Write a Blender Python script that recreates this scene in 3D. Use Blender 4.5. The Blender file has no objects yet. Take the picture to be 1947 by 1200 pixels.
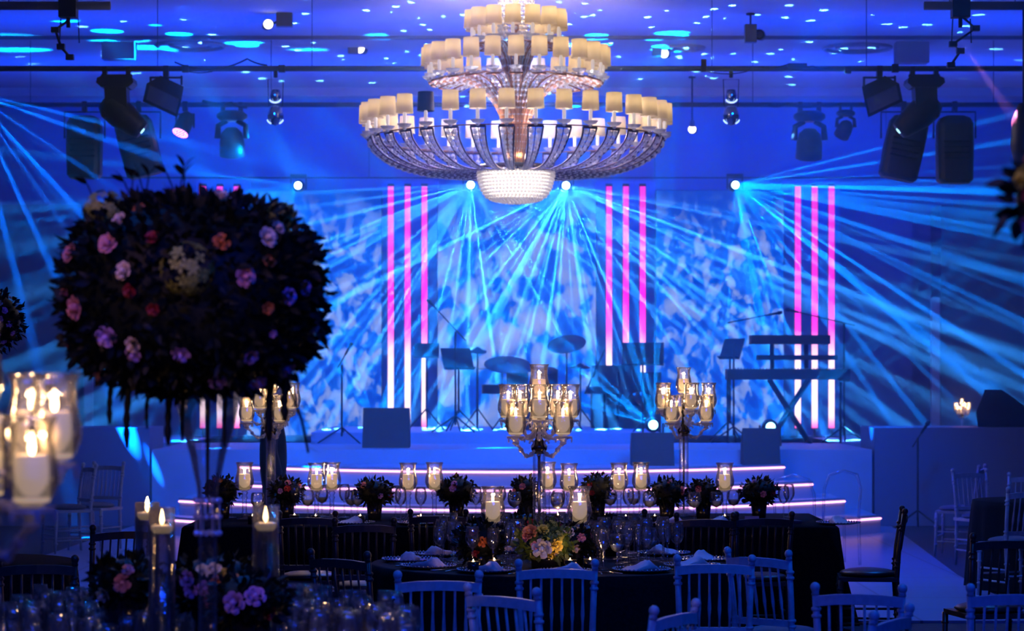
import bpy, math, random
from mathutils import Vector, Matrix
R = math.radians; PI = math.pi
S = bpy.context.scene
COL = S.collection
# ------------------------------------------------------------------ camera
F = 4700.0                      # focal length in pixels of the 1947 px wide frame
cam = bpy.data.cameras.new('camera'); cob = bpy.data.objects.new('camera', cam); COL.objects.link(cob)
S.camera = cob
cam.sensor_width = 36; cam.lens = F/1947*36; cam.clip_end = 200
cob.location = (0, 0, 1.8); cob.rotation_euler = (PI/2, 0, 0); cam.shift_y = 118/1947
cam.dof.use_dof = True; cam.dof.focus_distance = 15.0; cam.dof.aperture_fstop = 4.2
def P(x, y, Y):                 # a pixel of the photograph at distance Y -> a point in the room
    return Vector(((x-973.5)*Y/F, Y, 1.8-(y-718)*Y/F))
def PX(x, Y): return (x-973.5)*Y/F
def PZ(y, Y): return 1.8-(y-718)*Y/F
# ------------------------------------------------------------------ world, exposure
w = bpy.data.worlds.new('world'); S.world = w; w.use_nodes = True
w.node_tree.nodes['Background'].inputs[0].default_value = (0.0, 0.02, 0.12, 1)
w.node_tree.nodes['Background'].inputs[1].default_value = 0.02
vs = S.view_settings
vs.view_transform = 'Standard'; vs.look = 'None'; vs.gamma = 1; vs.use_curve_mapping = False; vs.exposure = 0.0
cy = S.cycles
cy.max_bounces = 6; cy.diffuse_bounces = 2; cy.glossy_bounces = 2; cy.transmission_bounces = 5
cy.volume_bounces = 0; cy.transparent_max_bounces = 28
cy.caustics_reflective = False; cy.caustics_refractive = False
cy.sample_clamp_indirect = 3.0
# ------------------------------------------------------------------ lights of the rig, with unseen spots added
def aim(o, d): o.rotation_euler = Vector(d).to_track_quat('-Z', 'Y').to_euler()
def spot(loc, d, energy, color, ang, blend=.4, soft=.02):
    L = bpy.data.lights.new('spot_light', 'SPOT'); L.energy = energy; L.color = color
    L.spot_size = R(ang); L.spot_blend = blend; L.shadow_soft_size = soft
    o = bpy.data.objects.new('spot_light', L); COL.objects.link(o); o.location = loc; aim(o, d); return o
def area(loc, d, energy, color, sx, sy):
    L = bpy.data.lights.new('wash_light', 'AREA'); L.shape = 'RECTANGLE'; L.energy = energy; L.color = color
    L.size = sx; L.size_y = sy
    o = bpy.data.objects.new('wash_light', L); COL.objects.link(o); o.location = loc; aim(o, d); return o
BLUE = (0.0, 0.11, 1.0); AZURE = (0.0, 0.30, 1.0); DEEP = (0.0, 0.03, 1.0)
# uplights of the rig washing the ceiling and the back wall
area((0, 29.0, 4.9), (0, -.1, 1), 210, (0.0, 0.045, 1.0), 15, .5)
area((0, 33.0, 4.9), (0, .15, 1), 280, (0.0, 0.045, 1.0), 15, .5)
area((0, 36.0, 5.55), (0, 2.2, -1.0), 330, (0.0, 0.05, 1.0), 14, .3)
# blue wash on the stage front, steps and floor
for x in (-3.2, 0, 3.2):
    spot((x, 24.5, 5.6), (-x*.3, 5.5, -4.9), 2100, (0.0, .13, 1), 62, .9, .25)
    spot((x*.8, 33.2, 5.5), (0, .9, -5), 950, (0, .11, 1), 80, .9, .25)
spot((0, 27, 5.6), (0, -4, -5), 1100, (0.0, .04, 1), 90, .9, .3)
spot((3.0, 25.5, 5.4), (.6, -1.5, -5), 1100, (0.0, .04, 1), 60, .9, .3)
# dim blue light from behind the camera, then overhead spots added for glass sparkle
area((1.0, 2.0, 5.2), (0.0, 8, -3.4), 300, (0.0, .06, 1.0), 6, .8)
for x, y, e in ((-3.0, 9.0, 220), (2.6, 10.5, 260), (-.6, 20.5, 500), (3.6, 19.0, 300)):
    spot((x, y, 5.7), (0, 0, -1), e*1.6, (.0, .16, 1), 110, .9, .07)
spot((.6, 3.0, 4.8), Vector((1.3, 5.2, 2.15))-Vector((.6, 3.0, 4.8)), 160, (1, .62, .4), 14, .8, .05)  # unseen warm spot added for the flower globe at the right edge
spot((.1, 11.5, 5.0), Vector((.2, 13.5, .9))-Vector((.1, 11.5, 5.0)), 150, (1, .72, .42), 7, .8, .05)     # unseen warm spot brightening the centre flowers
# unseen back lights added to make the glassware glint
for q, tgt, e in (((-1.9, 11.2, 5.6), (-1.1, 8.7, .9), 700), ((-.4, 11.6, 5.6), (-1.0, 8.6, .9), 700), ((.9, 18.6, 5.6), (.25, 13.9, .9), 1000), ((-.9, 18.4, 5.6), (.25, 13.9, .9), 1000)):
    spot(q, Vector(tgt)-Vector(q), e*.6, (.0, .14, 1), 26, .6, .04)
# unseen warm spot added to brighten the flower globe
spot((-3.4, 2.2, 5.2), Vector((-.97, 7.5, 2.05))-Vector((-3.4, 2.2, 5.2)), 380, (1, .50, .55), 12, .8, .05)

# ------------------------------------------------------------------ materials
MT = {}
def mk(name, col, rough=.5, metal=0., em=None, es=0., noise=0., nscale=20., spec=None, coat=0., sub=0., subr=(.03, .015, .006), bump=0.):
    if name in MT: return MT[name]
    m = bpy.data.materials.new(name); m.use_nodes = True; nt = m.node_tree
    b = nt.nodes['Principled BSDF']; I = b.inputs
    I['Base Color'].default_value = (*col, 1); I['Roughness'].default_value = rough; I['Metallic'].default_value = metal
    if spec is not None: I['Specular IOR Level'].default_value = spec
    if coat: I['Coat Weight'].default_value = coat
    if sub:
        I['Subsurface Weight'].default_value = sub; I['Subsurface Radius'].default_value = subr; I['Subsurface Scale'].default_value = 1.0
    if em: I['Emission Color'].default_value = (*em, 1); I['Emission Strength'].default_value = es
    if noise or bump:
        tc = nt.nodes.new('ShaderNodeTexCoord'); n = nt.nodes.new('ShaderNodeTexNoise'); n.inputs['Scale'].default_value = nscale
        nt.links.new(tc.outputs['Object'], n.inputs['Vector'])
        if noise:
            r = nt.nodes.new('ShaderNodeValToRGB')
            r.color_ramp.elements[0].position = .3; r.color_ramp.elements[1].position = .7
            r.color_ramp.elements[0].color = (*[c*(1-noise) for c in col], 1); r.color_ramp.elements[1].color = (*[min(1, c*(1+noise)) for c in col], 1)
            nt.links.new(n.outputs['Fac'], r.inputs[0]); nt.links.new(r.outputs[0], I['Base Color'])
        if bump:
            bp = nt.nodes.new('ShaderNodeBump'); bp.inputs['Strength'].default_value = bump; bp.inputs['Distance'].default_value = .01
            nt.links.new(n.outputs['Fac'], bp.inputs['Height']); nt.links.new(bp.outputs[0], I['Normal'])
    MT[name] = m; return m
def emit(name, col, st):
    if name in MT: return MT[name]
    m = bpy.data.materials.new(name); m.use_nodes = True; nt = m.node_tree; nt.nodes.clear()
    o = nt.nodes.new('ShaderNodeOutputMaterial'); e = nt.nodes.new('ShaderNodeEmission')
    e.inputs[0].default_value = (*col, 1); e.inputs[1].default_value = st; nt.links.new(e.outputs[0], o.inputs[0])
    MT[name] = m; return m
def thin_glass(name, tint=(.99, .99, 1), ior=1.5, rough=.03, base=.04, streak=0., fk=.45, dif=0.):
    m = bpy.data.materials.new(name); m.use_nodes = True; nt = m.node_tree; nt.nodes.clear()
    o = nt.nodes.new('ShaderNodeOutputMaterial'); t = nt.nodes.new('ShaderNodeBsdfTransparent'); g = nt.nodes.new('ShaderNodeBsdfGlossy')
    t.inputs[0].default_value = (*tint, 1); g.inputs['Roughness'].default_value = rough
    f = nt.nodes.new('ShaderNodeFresnel'); f.inputs[0].default_value = ior
    a = nt.nodes.new('ShaderNodeMath'); a.operation = 'ADD'; a.inputs[1].default_value = base; a.use_clamp = True
    mx = nt.nodes.new('ShaderNodeMixShader')
    hf = nt.nodes.new('ShaderNodeMath'); hf.operation = 'MULTIPLY'; hf.inputs[1].default_value = fk; nt.links.new(f.outputs[0], hf.inputs[0]); nt.links.new(hf.outputs[0], a.inputs[0]); nt.links.new(a.outputs[0], mx.inputs[0]); nt.links.new(t.outputs[0], mx.inputs[1]); nt.links.new(g.outputs[0], mx.inputs[2])
    if streak:
        n = nt.nodes.new('ShaderNodeTexNoise'); n.inputs['Scale'].default_value = 30; tc = nt.nodes.new('ShaderNodeTexCoord')
        nt.links.new(tc.outputs['Object'], n.inputs['Vector'])
        bp = nt.nodes.new('ShaderNodeBump'); bp.inputs['Strength'].default_value = streak; bp.inputs['Distance'].default_value = .01
        nt.links.new(n.outputs['Fac'], bp.inputs['Height']); nt.links.new(bp.outputs[0], g.inputs['Normal'])
    if dif:
        d = nt.nodes.new('ShaderNodeBsdfDiffuse'); tl = nt.nodes.new('ShaderNodeBsdfTranslucent'); d.inputs[0].default_value = tl.inputs[0].default_value = (.92, .92, 1, 1)
        m2 = nt.nodes.new('ShaderNodeMixShader'); m3 = nt.nodes.new('ShaderNodeMixShader'); m3.inputs[0].default_value = dif
        nt.links.new(d.outputs[0], m2.inputs[1]); nt.links.new(tl.outputs[0], m2.inputs[2]); nt.links.new(mx.outputs[0], m3.inputs[1]); nt.links.new(m2.outputs[0], m3.inputs[2]); mx = m3
    nt.links.new(mx.outputs[0], o.inputs[0]); MT[name] = m; return m
GLASS = thin_glass('clear_glass', rough=.07, base=.09, streak=.3, fk=.6, dif=.012)
THICK = thin_glass('thick_glass', tint=(.93, .95, 1), ior=1.7, rough=.06, base=.10, streak=.5, dif=.03)
CRYS = thin_glass('crystal', tint=(.88, .88, .95), ior=1.9, rough=.12, base=.24, streak=.8, dif=.42)
WAX = mk('candle_wax', (.95, .80, .55), .55, em=(1, .68, .36), es=.42)  # even emission paints the flame's glow into the wax
FLAME = emit('candle_flame', (1.0, .62, .28), 26)
BLACKCLOTH = mk('black_cloth', (.006, .006, .009), .85, noise=.3, nscale=60, bump=.2, spec=.06)
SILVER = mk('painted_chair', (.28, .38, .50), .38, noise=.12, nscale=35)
SHADED_CHAIR_AND_WOOD = mk('shaded_chair_and_wood', (.02, .02, .024), .35, noise=.2, nscale=30)  # table wood, and silver chairs with their shade painted dark
CUSH = mk('chair_cushion', (.08, .10, .16), .8, noise=.1, nscale=60)
NAPKIN = mk('napkin_linen', (.62, .52, .56), .8, noise=.05, nscale=80)
PLATE = mk('charger_glass', (.10, .10, .13), .12, coat=.6)
BEADR = mk('beaded_rim', (.65, .65, .7), .12, metal=.9)
STEEL = mk('steel', (.6, .6, .62), .22, metal=1.)
BLK = mk('black_housing', (.012, .012, .015), .45, noise=.2, nscale=15)
BLKG = mk('black_gloss', (.01, .01, .012), .15)
DRAPE = mk('stage_drape', (.16, .28, .5), .8, noise=.12, nscale=3)
LEAF = mk('dark_leaf', (.003, .006, .003), .6, noise=.4, nscale=12, spec=.25)
LEAF2 = mk('green_leaf', (.05, .085, .012), .55, noise=.4, nscale=12)
STEM = mk('flower_stem', (.015, .02, .008), .7)
ROSE = {k: mk('rose_'+k, c, .6, noise=.18, nscale=25) for k, c in dict(pink=(.75, .28, .30), cream=(.85, .62, .45), peach=(.62, .20, .07), red=(.30, .015, .02), lilac=(.55, .30, .60), yellow=(.62, .45, .05), white=(.75, .68, .55), orange=(.60, .15, .03)).items()}
GREENF = mk('hydrangea_green', (.30, .30, .05), .6, noise=.3, nscale=25)

NOSAMPLE = ('screen_', 'led_bar', 'candle_flame', 'beam_lens', 'floor_lens', 'white_lens', 'pale_lens', 'pink_leds', 'bowl_core', 'glint_chrome', 'candle_wax', 'white_candle_tube')
# ------------------------------------------------------------------ mesh builder
class MB:
    def __init__(s): s.v = []; s.f = []; s.sm = []
    def add(s, vs_, fs, smooth=True, M=None):
        n = len(s.v)
        for p in vs_:
            p = Vector(p); s.v.append(M @ p if M else p)
        for f in fs: s.f.append([i+n for i in f]); s.sm.append(smooth)
        return s
    def box(s, c, d, M=None):
        x, y, z = c; a, b, e = d[0]/2, d[1]/2, d[2]/2
        V = [(x+i*a, y+j*b, z+k*e) for k in (-1, 1) for j in (-1, 1) for i in (-1, 1)]
        return s.add(V, [(0, 2, 3, 1), (4, 5, 7, 6), (0, 1, 5, 4), (2, 6, 7, 3), (0, 4, 6, 2), (1, 3, 7, 5)], False, M)
    def lathe(s, prof, n=16, M=None, smooth=True, cap=True):
        V = []; Fc = []
        for r, z in prof:
            for i in range(n): a = 2*PI*i/n; V.append((r*math.cos(a), r*math.sin(a), z))
        for k in range(len(prof)-1):
            for i in range(n):
                j = (i+1) % n; Fc.append((k*n+i, k*n+j, (k+1)*n+j, (k+1)*n+i))
        if cap:
            if prof[0][0] > 1e-5: Fc.append(tuple(range(n-1, -1, -1)))
            if prof[-1][0] > 1e-5: Fc.append(tuple((len(prof)-1)*n+i for i in range(n)))
        return s.add(V, Fc, smooth, M)
    def tube(s, pts, r, n=8, cap=True):
        pts = [Vector(p) for p in pts]; rs = r if isinstance(r, (list, tuple)) else [r]*len(pts)
        V = []; Fc = []; up = None
        for k, p in enumerate(pts):
            t = (pts[min(k+1, len(pts)-1)]-pts[max(k-1, 0)])
            t = t.normalized() if t.length > 1e-9 else Vector((0, 0, 1))
            if up is None: up = Vector((0, 0, 1)) if abs(t.z) < .9 else Vector((1, 0, 0))
            a = t.cross(up).normalized(); b = a.cross(t).normalized(); up = b
            for i in range(n):
                q = 2*PI*i/n; V.append(p+rs[k]*(a*math.cos(q)+b*math.sin(q)))
        for k in range(len(pts)-1):
            for i in range(n): j = (i+1) % n; Fc.append((k*n+i, k*n+j, (k+1)*n+j, (k+1)*n+i))
        if cap: Fc.append(tuple(range(n-1, -1, -1))); Fc.append(tuple((len(pts)-1)*n+i for i in range(n)))
        return s.add(V, Fc, True)
    def ball(s, c, r, n=8, m=6, smooth=True, M=None):
        rx, ry, rz = r if isinstance(r, (tuple, list)) else (r, r, r)
        V = [(c[0], c[1], c[2]-rz)]; Fc = []
        for k in range(1, m):
            t = -PI/2+PI*k/m
            for i in range(n): a = 2*PI*i/n; V.append((c[0]+rx*math.cos(t)*math.cos(a), c[1]+ry*math.cos(t)*math.sin(a), c[2]+rz*math.sin(t)))
        V.append((c[0], c[1], c[2]+rz))
        for i in range(n):
            j = (i+1) % n; Fc.append((0, 1+j, 1+i)); Fc.append((len(V)-1, 1+(m-2)*n+i, 1+(m-2)*n+j))
            for k in range(m-2): Fc.append((1+k*n+i, 1+k*n+j, 1+(k+1)*n+j, 1+(k+1)*n+i))
        return s.add(V, Fc, smooth, M)
    def prism(s, poly, z0, z1, M=None):
        n = len(poly); V = [(x, y, z0) for x, y in poly]+[(x, y, z1) for x, y in poly]
        Fc = [tuple(range(n-1, -1, -1)), tuple(range(n, 2*n))]+[(i, (i+1) % n, n+(i+1) % n, n+i) for i in range(n)]
        return s.add(V, Fc, False, M)
    def mesh(s, name, mat):
        me = bpy.data.meshes.new(name); me.from_pydata([tuple(p) for p in s.v], [], s.f)
        me.polygons.foreach_set('use_smooth', s.sm); me.materials.append(mat); me.update(); return me
    def build(s, name, mat, parent=None, loc=None, rot=None, label=None):
        o = bpy.data.objects.new(name, s.mesh(name, mat)); COL.objects.link(o)
        if parent: o.parent = parent
        if loc: o.location = loc
        if rot: o.rotation_euler = rot
        if label: o['label'] = label
        return o
def tag(o, label=None, cat=None, group=None, kind=None):
    if label: o['label'] = label
    if cat: o['category'] = cat
    if group: o['group'] = group
    elif group is None and 'group' in o: del o['group']
    if kind: o['kind'] = kind
    return o
def thing(name, loc, rz=0., label=None, cat=None, group=None, sc=1.):
    o = bpy.data.objects.new(name, None); COL.objects.link(o); o.empty_display_size = .1
    o.location = loc; o.rotation_euler = (0, 0, rz); o.scale = (sc, sc, sc)
    return tag(o, label, cat, group)
def put(name, mesh, parent, loc=(0, 0, 0), rot=(0, 0, 0), sc=1.):
    o = bpy.data.objects.new(name, mesh); COL.objects.link(o); o.parent = parent; o.location = loc; o.rotation_euler = rot
    o.scale = (sc, sc, sc) if not isinstance(sc, tuple) else sc
    return o
def kids(o):
    return CH.get(o.name, [])
CH = {}
def dup(o, loc=None, rz=None, label=None, group=None, sc=None, cat=None):
    """a copy of a thing with copies of its parts and sub-parts"""
    bych = {}
    def rec(a, par):
        c = a.copy(); COL.objects.link(c)
        if par: c.parent = par
        for k in a.children: rec(k, c)
        return c
    c = rec(o, None)
    if loc is not None: c.location = loc
    if rz is not None: c.rotation_euler = (0, 0, rz)
    if sc is not None: c.scale = (sc, sc, sc)
    if label: c['label'] = label
    if group: c['group'] = group
    elif 'group' in c: del c['group']
    return c
def place(o, first, loc, rz=0, label=None, group=None, sc=1.):
    """the first of a kind moves the original, the rest are copies"""
    if first[0]: 
        first[0] = False; o.location = loc; o.rotation_euler = (0, 0, rz); o.scale = (sc, sc, sc)
        if label: o['label'] = label
        if group: o['group'] = group
        return o
    return dup(o, loc, rz, label, group, sc)
def struct(o, label=None, cat=None):
    o['kind'] = 'structure'
    if label: o['label'] = label
    if cat: o['category'] = cat
    return o

# ------------------------------------------------------------------ room shell
WALLM = mk('wall_paint', (.15, .22, .40), .8, noise=.08, nscale=1.2)
CEILM = mk('ceiling_plaster', (.62, .62, .66), .8, noise=.04, nscale=2.)
CARPET = mk('carpet', (.02, .028, .055), .9, noise=.35, nscale=14)
def dancefloor():
    m = bpy.data.materials.new('dance_floor_panels'); m.use_nodes = True; nt = m.node_tree; b = nt.nodes['Principled BSDF']
    tc = nt.nodes.new('ShaderNodeTexCoord'); br = nt.nodes.new('ShaderNodeTexBrick'); nt.links.new(tc.outputs['Object'], br.inputs['Vector'])
    br.offset = 0; br.inputs['Scale'].default_value = 1; br.inputs['Brick Width'].default_value = 1.0; br.inputs['Row Height'].default_value = 1.0
    br.inputs['Mortar Size'].default_value = .012; br.inputs['Color1'].default_value = (.25, .32, .50, 1); br.inputs['Color2'].default_value = (.22, .29, .46, 1); br.inputs['Mortar'].default_value = (.12, .15, .24, 1)
    nt.links.new(br.outputs[0], b.inputs['Base Color']); b.inputs['Roughness'].default_value = .28; return m
Xw = 9.2; Y0 = -2.0; Y1 = 38.2; ZC = 6.0
struct(MB().box((0, (Y0+Y1)/2, -.05), (2*Xw, Y1-Y0, .1)).build('floor', CARPET), 'dark carpeted ballroom floor', 'floor')
struct(MB().box((0, (Y0+Y1)/2, ZC+.05), (2*Xw, Y1-Y0, .1)).build('ceiling', CEILM), 'pale plaster ceiling washed blue', 'ceiling')
struct(MB().box((0, Y1+.05, ZC/2), (2*Xw, .1, ZC)).build('wall_back', WALLM), 'back wall behind the stage', 'wall')
struct(MB().box((-Xw-.05, (Y0+Y1)/2, ZC/2), (.1, Y1-Y0, ZC)).build('wall_left', WALLM), 'left ballroom wall', 'wall')
struct(MB().box((Xw+.05, (Y0+Y1)/2, ZC/2), (.1, Y1-Y0, ZC)).build('wall_right', WALLM), 'right ballroom wall', 'wall')
struct(MB().box((0, Y0-.05, ZC/2), (2*Xw, .1, ZC)).build('wall_front', WALLM), 'wall behind the camera', 'wall')
struct(MB().prism([(-4.7, 18.1), (3.9, 18.1), (4.02, 22.3), (4.55, 29.6), (-4.55, 29.6), (-4.7, 24)], .0, .02).build('dance_floor', dancefloor()), 'pale glossy dance floor in front of the stage steps', 'floor')
# ceiling mouldings: joints across and round recessed rings
struct(MB().box((0, 30.4, ZC-.02), (2*Xw, .05, .04)).build('trim_1', mk('joint', (.12, .12, .16), .8)), 'ceiling joint', 'trim')
struct(MB().box((0, 36.0, ZC-.06), (2*Xw, .4, .12)).build('trim_2', CEILM), 'ceiling beam by the back wall', 'trim')
def ring(cx, cy, r, n):
    m = MB(); 
    for rr, t in ((r, .03), (r*.62, .02)):
        pts = [(cx+rr*math.cos(2*PI*i/32), cy+rr*math.sin(2*PI*i/32), ZC-.01) for i in range(33)]
        m.tube(pts, t, 6, False)
    struct(m.build('trim_%d' % n, mk('ring_trim', (.35, .36, .42), .7)), 'round ceiling moulding', 'trim')
ring(PX(1630, 31.4), 31.4, .42, 3); ring(PX(362, 31.2), 31.2, .42, 4); ring(PX(1300, 31.4), 31.4, .25, 5)
# stage
STAGEM = mk('stage_skirt', (.34, .46, .66), .5, noise=.05, nscale=3)
struct(MB().box((0, 34.1, .4625), (8.74, 8.2, .925)).box((0, 35.6, .4625), (10.3, 5.0, .925)).build('stage_platform', STAGEM), 'stage platform with pale fascia', 'stage')
struct(MB().box((-.35, 34.6, 1.0), (4.6, 4.0, .15)).build('drum_riser', STAGEM), 'low riser on the stage', 'stage')
LEDW = emit('led_step_light', (1.0, .42, .80), 3.6)
def arc(Xe, Ye, Yc, n=28, off=0.):
    out = []
    for i in range(n+1):
        x = -Xe+2*Xe*i/n; t = x/Xe; out.append((x, Yc+(Ye-Yc)*t*t-off))
    return out
for zt, Xe, Ye, Yc in ((.75, 3.25, 29.5, 28.0), (.57, 3.52, 28.95, 27.35), (.39, 3.85, 28.6, 26.6), (.21, 4.22, 28.3, 25.9)):
    a = arc(Xe, Ye, Yc); poly = a+[(Xe, 30.0-.002), (-Xe, 30.0-.002)]
    st = struct(MB().prism(poly, .02 if zt < .3 else zt-.181, zt).build('stage_step', STAGEM), 'curved stage step with a lit nosing', 'step')
    m = MB(); n = len(a)
    for k in range(n-1):            # nosing lip and the LED tape below it
        (x0, y0), (x1, y1) = a[k], a[k+1]
        m.add([(x0, y0-.05, zt), (x1, y1-.05, zt), (x1, y1-.05, zt+.02), (x0, y0-.05, zt+.02), (x0, y0, zt), (x1, y1, zt), (x1, y1, zt+.02), (x0, y0, zt+.02)],
              [(0, 1, 2, 3), (3, 2, 6, 7), (0, 4, 5, 1)], False)
    m.build('nosing', mk('nosing', (.3, .32, .4), .4), st)
    m = MB(); m.tube([(x, y-.02, zt-.022) for x, y in a], .011, 6)
    m.build('led_strip', LEDW, st)
# low side walls beside the stage
for sx, nm, lb in ((-1, 'wall_low_left', 'low blue lit wall left of the stage'), (1, 'wall_low_right', 'low blue lit wall right of the stage')):
    struct(MB().box((sx*(4.40+2.35), 30.6, .595), (4.7, 1.2, 1.19)).build(nm, mk('low_wall', (.12, .18, .32), .6)), lb, 'wall')
# dark openings and panels behind the low walls
for sx in (-1, 1):
    struct(MB().box((sx*7.3, 37.6, 2.2), (1.7, .9, 4.4)).build('wall_pier', mk('pier', (.06, .09, .18), .5)), 'wall pier beside the stage', 'wall')
    struct(MB().box((sx*6.35, 37.1, 1.5), (.12, .12, 3.0)).build('trim_frame', mk('frame_blue', (.4, .42, .5), .4)), 'upright mirror frame', 'trim')
    struct(MB().box((sx*5.5, 38.0, 2.3), (1.3, .2, 4.6)).build('wall_panel', mk('panel', (.12, .18, .34), .7)), 'raised wall panel', 'wall')
# ------------------------------------------------------------------ haze
def haze():
    o = MB().box((0, 28.3, 2.97), (17.6, 19.4, 5.9)).build('haze', None) if False else None
    me = MB().box((0, 28.6, 2.99), (18.2, 19.0, 5.94))
    m = bpy.data.materials.new('haze'); m.use_nodes = True; nt = m.node_tree; nt.nodes.clear()
    out = nt.nodes.new('ShaderNodeOutputMaterial'); v = nt.nodes.new('ShaderNodeVolumeScatter')
    v.inputs['Color'].default_value = (.45, .78, 1, 1); v.inputs['Density'].default_value = .024; v.inputs['Anisotropy'].default_value = .25
    nt.links.new(v.outputs[0], out.inputs['Volume'])
    o = me.build('haze', m); tag(o, 'thin stage haze filling the far half of the room', 'haze', kind='stuff')
haze()

# ------------------------------------------------------------------ projection screens and LED bars
def screen_mat(name, seed, sx, sz, thr, ztop, fade):  # projected leaf pattern put straight into the panel's emission
    m = bpy.data.materials.new(name); m.use_nodes = True; nt = m.node_tree; nt.nodes.clear(); N = nt.nodes.new; Lk = nt.links.new
    out = N('ShaderNodeOutputMaterial'); e = N('ShaderNodeEmission'); tc = N('ShaderNodeTexCoord'); mp = N('ShaderNodeMapping')
    mp.inputs['Location'].default_value = (seed*3.7, 0, seed*1.3); mp.inputs['Scale'].default_value = (sx, 1, sz); mp.inputs['Rotation'].default_value = (0, R(25*(-1)**seed), 0)
    Lk(tc.outputs['Object'], mp.inputs['Vector'])
    n = N('ShaderNodeTexNoise'); n.inputs['Scale'].default_value = 1.0; n.inputs['Detail'].default_value = 3.5; n.inputs['Roughness'].default_value = .55; n.inputs['Distortion'].default_value = .5
    Lk(mp.outputs[0], n.inputs['Vector'])
    r = N('ShaderNodeValToRGB'); Lk(n.outputs['Fac'], r.inputs[0]); E = r.color_ramp.elements
    E[0].position = thr-.035; E[0].color = (.0, .13, .95, 1); E[1].position = thr+.04; E[1].color = (.17, .34, 1, 1)
    x = E.new(thr-.13); x.color = (.0, .06, .75, 1); x = E.new(thr+.16); x.color = (.30, .44, 1, 1)
    sp = N('ShaderNodeSeparateXYZ'); Lk(tc.outputs['Object'], sp.inputs[0])
    mr = N('ShaderNodeMapRange'); mr.inputs['From Min'].default_value = ztop; mr.inputs['From Max'].default_value = ztop-fade; Lk(sp.outputs['Z'], mr.inputs['Value'])
    mx = N('ShaderNodeMixRGB'); mx.inputs[1].default_value = (.0, .055, .62, 1); Lk(mr.outputs[0], mx.inputs[0]); Lk(r.outputs[0], mx.inputs[2])
    Lk(mx.outputs[0], e.inputs[0]); e.inputs[1].default_value = 1.0; Lk(e.outputs[0], out.inputs[0]); return m
YS = 37.2
for i, (x0, x1, sx, sz, thr, lb) in enumerate(((470, 725, 4.6, 3.2, .52, 'tall glowing screen of pale leaf shadows behind the flower globe'), (832, 1133, 2.7, 2.0, .50, 'tall glowing screen of soft blue clouds behind the drum kit'), (1248, 1490, 4.4, 3.2, .53, 'tall glowing screen of leaf shadows behind the music stand and keyboards'))):
    X0, X1 = PX(x0, YS), PX(x1, YS); zt = PZ(362, YS); zb = .93
    t = thing('projection_screen', ((X0+X1)/2, YS, zb), 0, lb, 'screen')
    MB().box((0, .04, (zt-zb)/2), (X1-X0, .06, zt-zb)).build('panel', screen_mat('screen_%d' % i, i+1, sx, sz, thr, zt-zb, .9), t)
    MB().box((0, .10, (zt-zb)/2), (X1-X0+.02, .06, zt-zb+.02)).build('casing', BLK, t)
for x0, x1 in ((370, 470), (725, 832), (1133, 1248), (1490, 1600)):
    X0, X1 = PX(x0, YS), PX(x1, YS)
    struct(MB().box(((X0+X1)/2, YS+.35, 2.85), (X1-X0, .3, 3.85)).build('wall_panel', DRAPE), 'blue lit backdrop panel between the screens', 'wall')
def bar_mat():
    m = bpy.data.materials.new('led_bar'); m.use_nodes = True; nt = m.node_tree; nt.nodes.clear(); N = nt.nodes.new; Lk = nt.links.new
    out = N('ShaderNodeOutputMaterial'); e = N('ShaderNodeEmission'); tc = N('ShaderNodeTexCoord'); sp = N('ShaderNodeSeparateXYZ'); Lk(tc.outputs['Object'], sp.inputs[0])
    mr = N('ShaderNodeMapRange'); mr.inputs['From Min'].default_value = 0; mr.inputs['From Max'].default_value = 3.3; Lk(sp.outputs['Z'], mr.inputs['Value'])
    r = N('ShaderNodeValToRGB'); Lk(mr.outputs[0], r.inputs[0]); E = r.color_ramp.elements
    E[0].position = 0; E[0].color = (.9, .03, .5, 1); E[1].position = 1; E[1].color = (.62, .03, .62, 1)
    for p, c in ((.06, (1, .85, 1)), (.30, (1, .80, 1)), (.42, (1, .06, .85)), (.55, (.90, .0, .72)), (.70, (.70, .03, .66))):
        x = E.new(p); x.color = (*c, 1)
    Lk(r.outputs[0], e.inputs[0]); e.inputs[1].default_value = 1.7; Lk(e.outputs[0], out.inputs[0]); return m
BARM = bar_mat(); YB = 36.2
zt = PZ(353, YB); zb = 1.05
b0 = thing('light_bar', (0, 0, 0), 0, 'x', 'light bar'); first = [True]
MB().box((0, 0, 1.72), (.084, .03, 3.42)).build('lit_strip', BARM, b0)
MB().box((0, .035, 1.73), (.10, .04, 3.48)).build('bar_housing', BLK, b0)
MB().lathe([(.12, -.13), (.12, -.11), (.02, -.10), (.02, 0.0)], 14).build('foot', BLK, b0)
sl = (zt-zb)/3.44
pos = {386: 'left', 418: 'middle', 450: 'right'}
for gx, gn in ((418, 'peeping over the flower globe'), (775, 'left of the drum kit'), (1190, 'right of the drum kit'), (1549, 'behind the keyboards')):
    for dx, wn in ((-32, 'left'), (0, 'middle'), (32, 'right')):
        o = place(b0, first, (PX(gx+dx, YB), YB, zb), 0, '%s of the three upright pink light bars %s' % (wn, gn), None, 1.)
        o.scale = (1, 1, sl)
header_m = MB(); header_m.tube([(-6.4, 36.35, 4.74), (6.4, 36.35, 4.74)], .012, 10)
for x in (-5.5, -2.1, 2.1, 5.5): header_m.tube([(x, 36.35, 4.74), (x, 36.35, 6.0)], .005, 6)
tag(header_m.build('rigging_pipe', BLK), 'thin pipe hanging above the screens and light bars', 'pipe')

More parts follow.
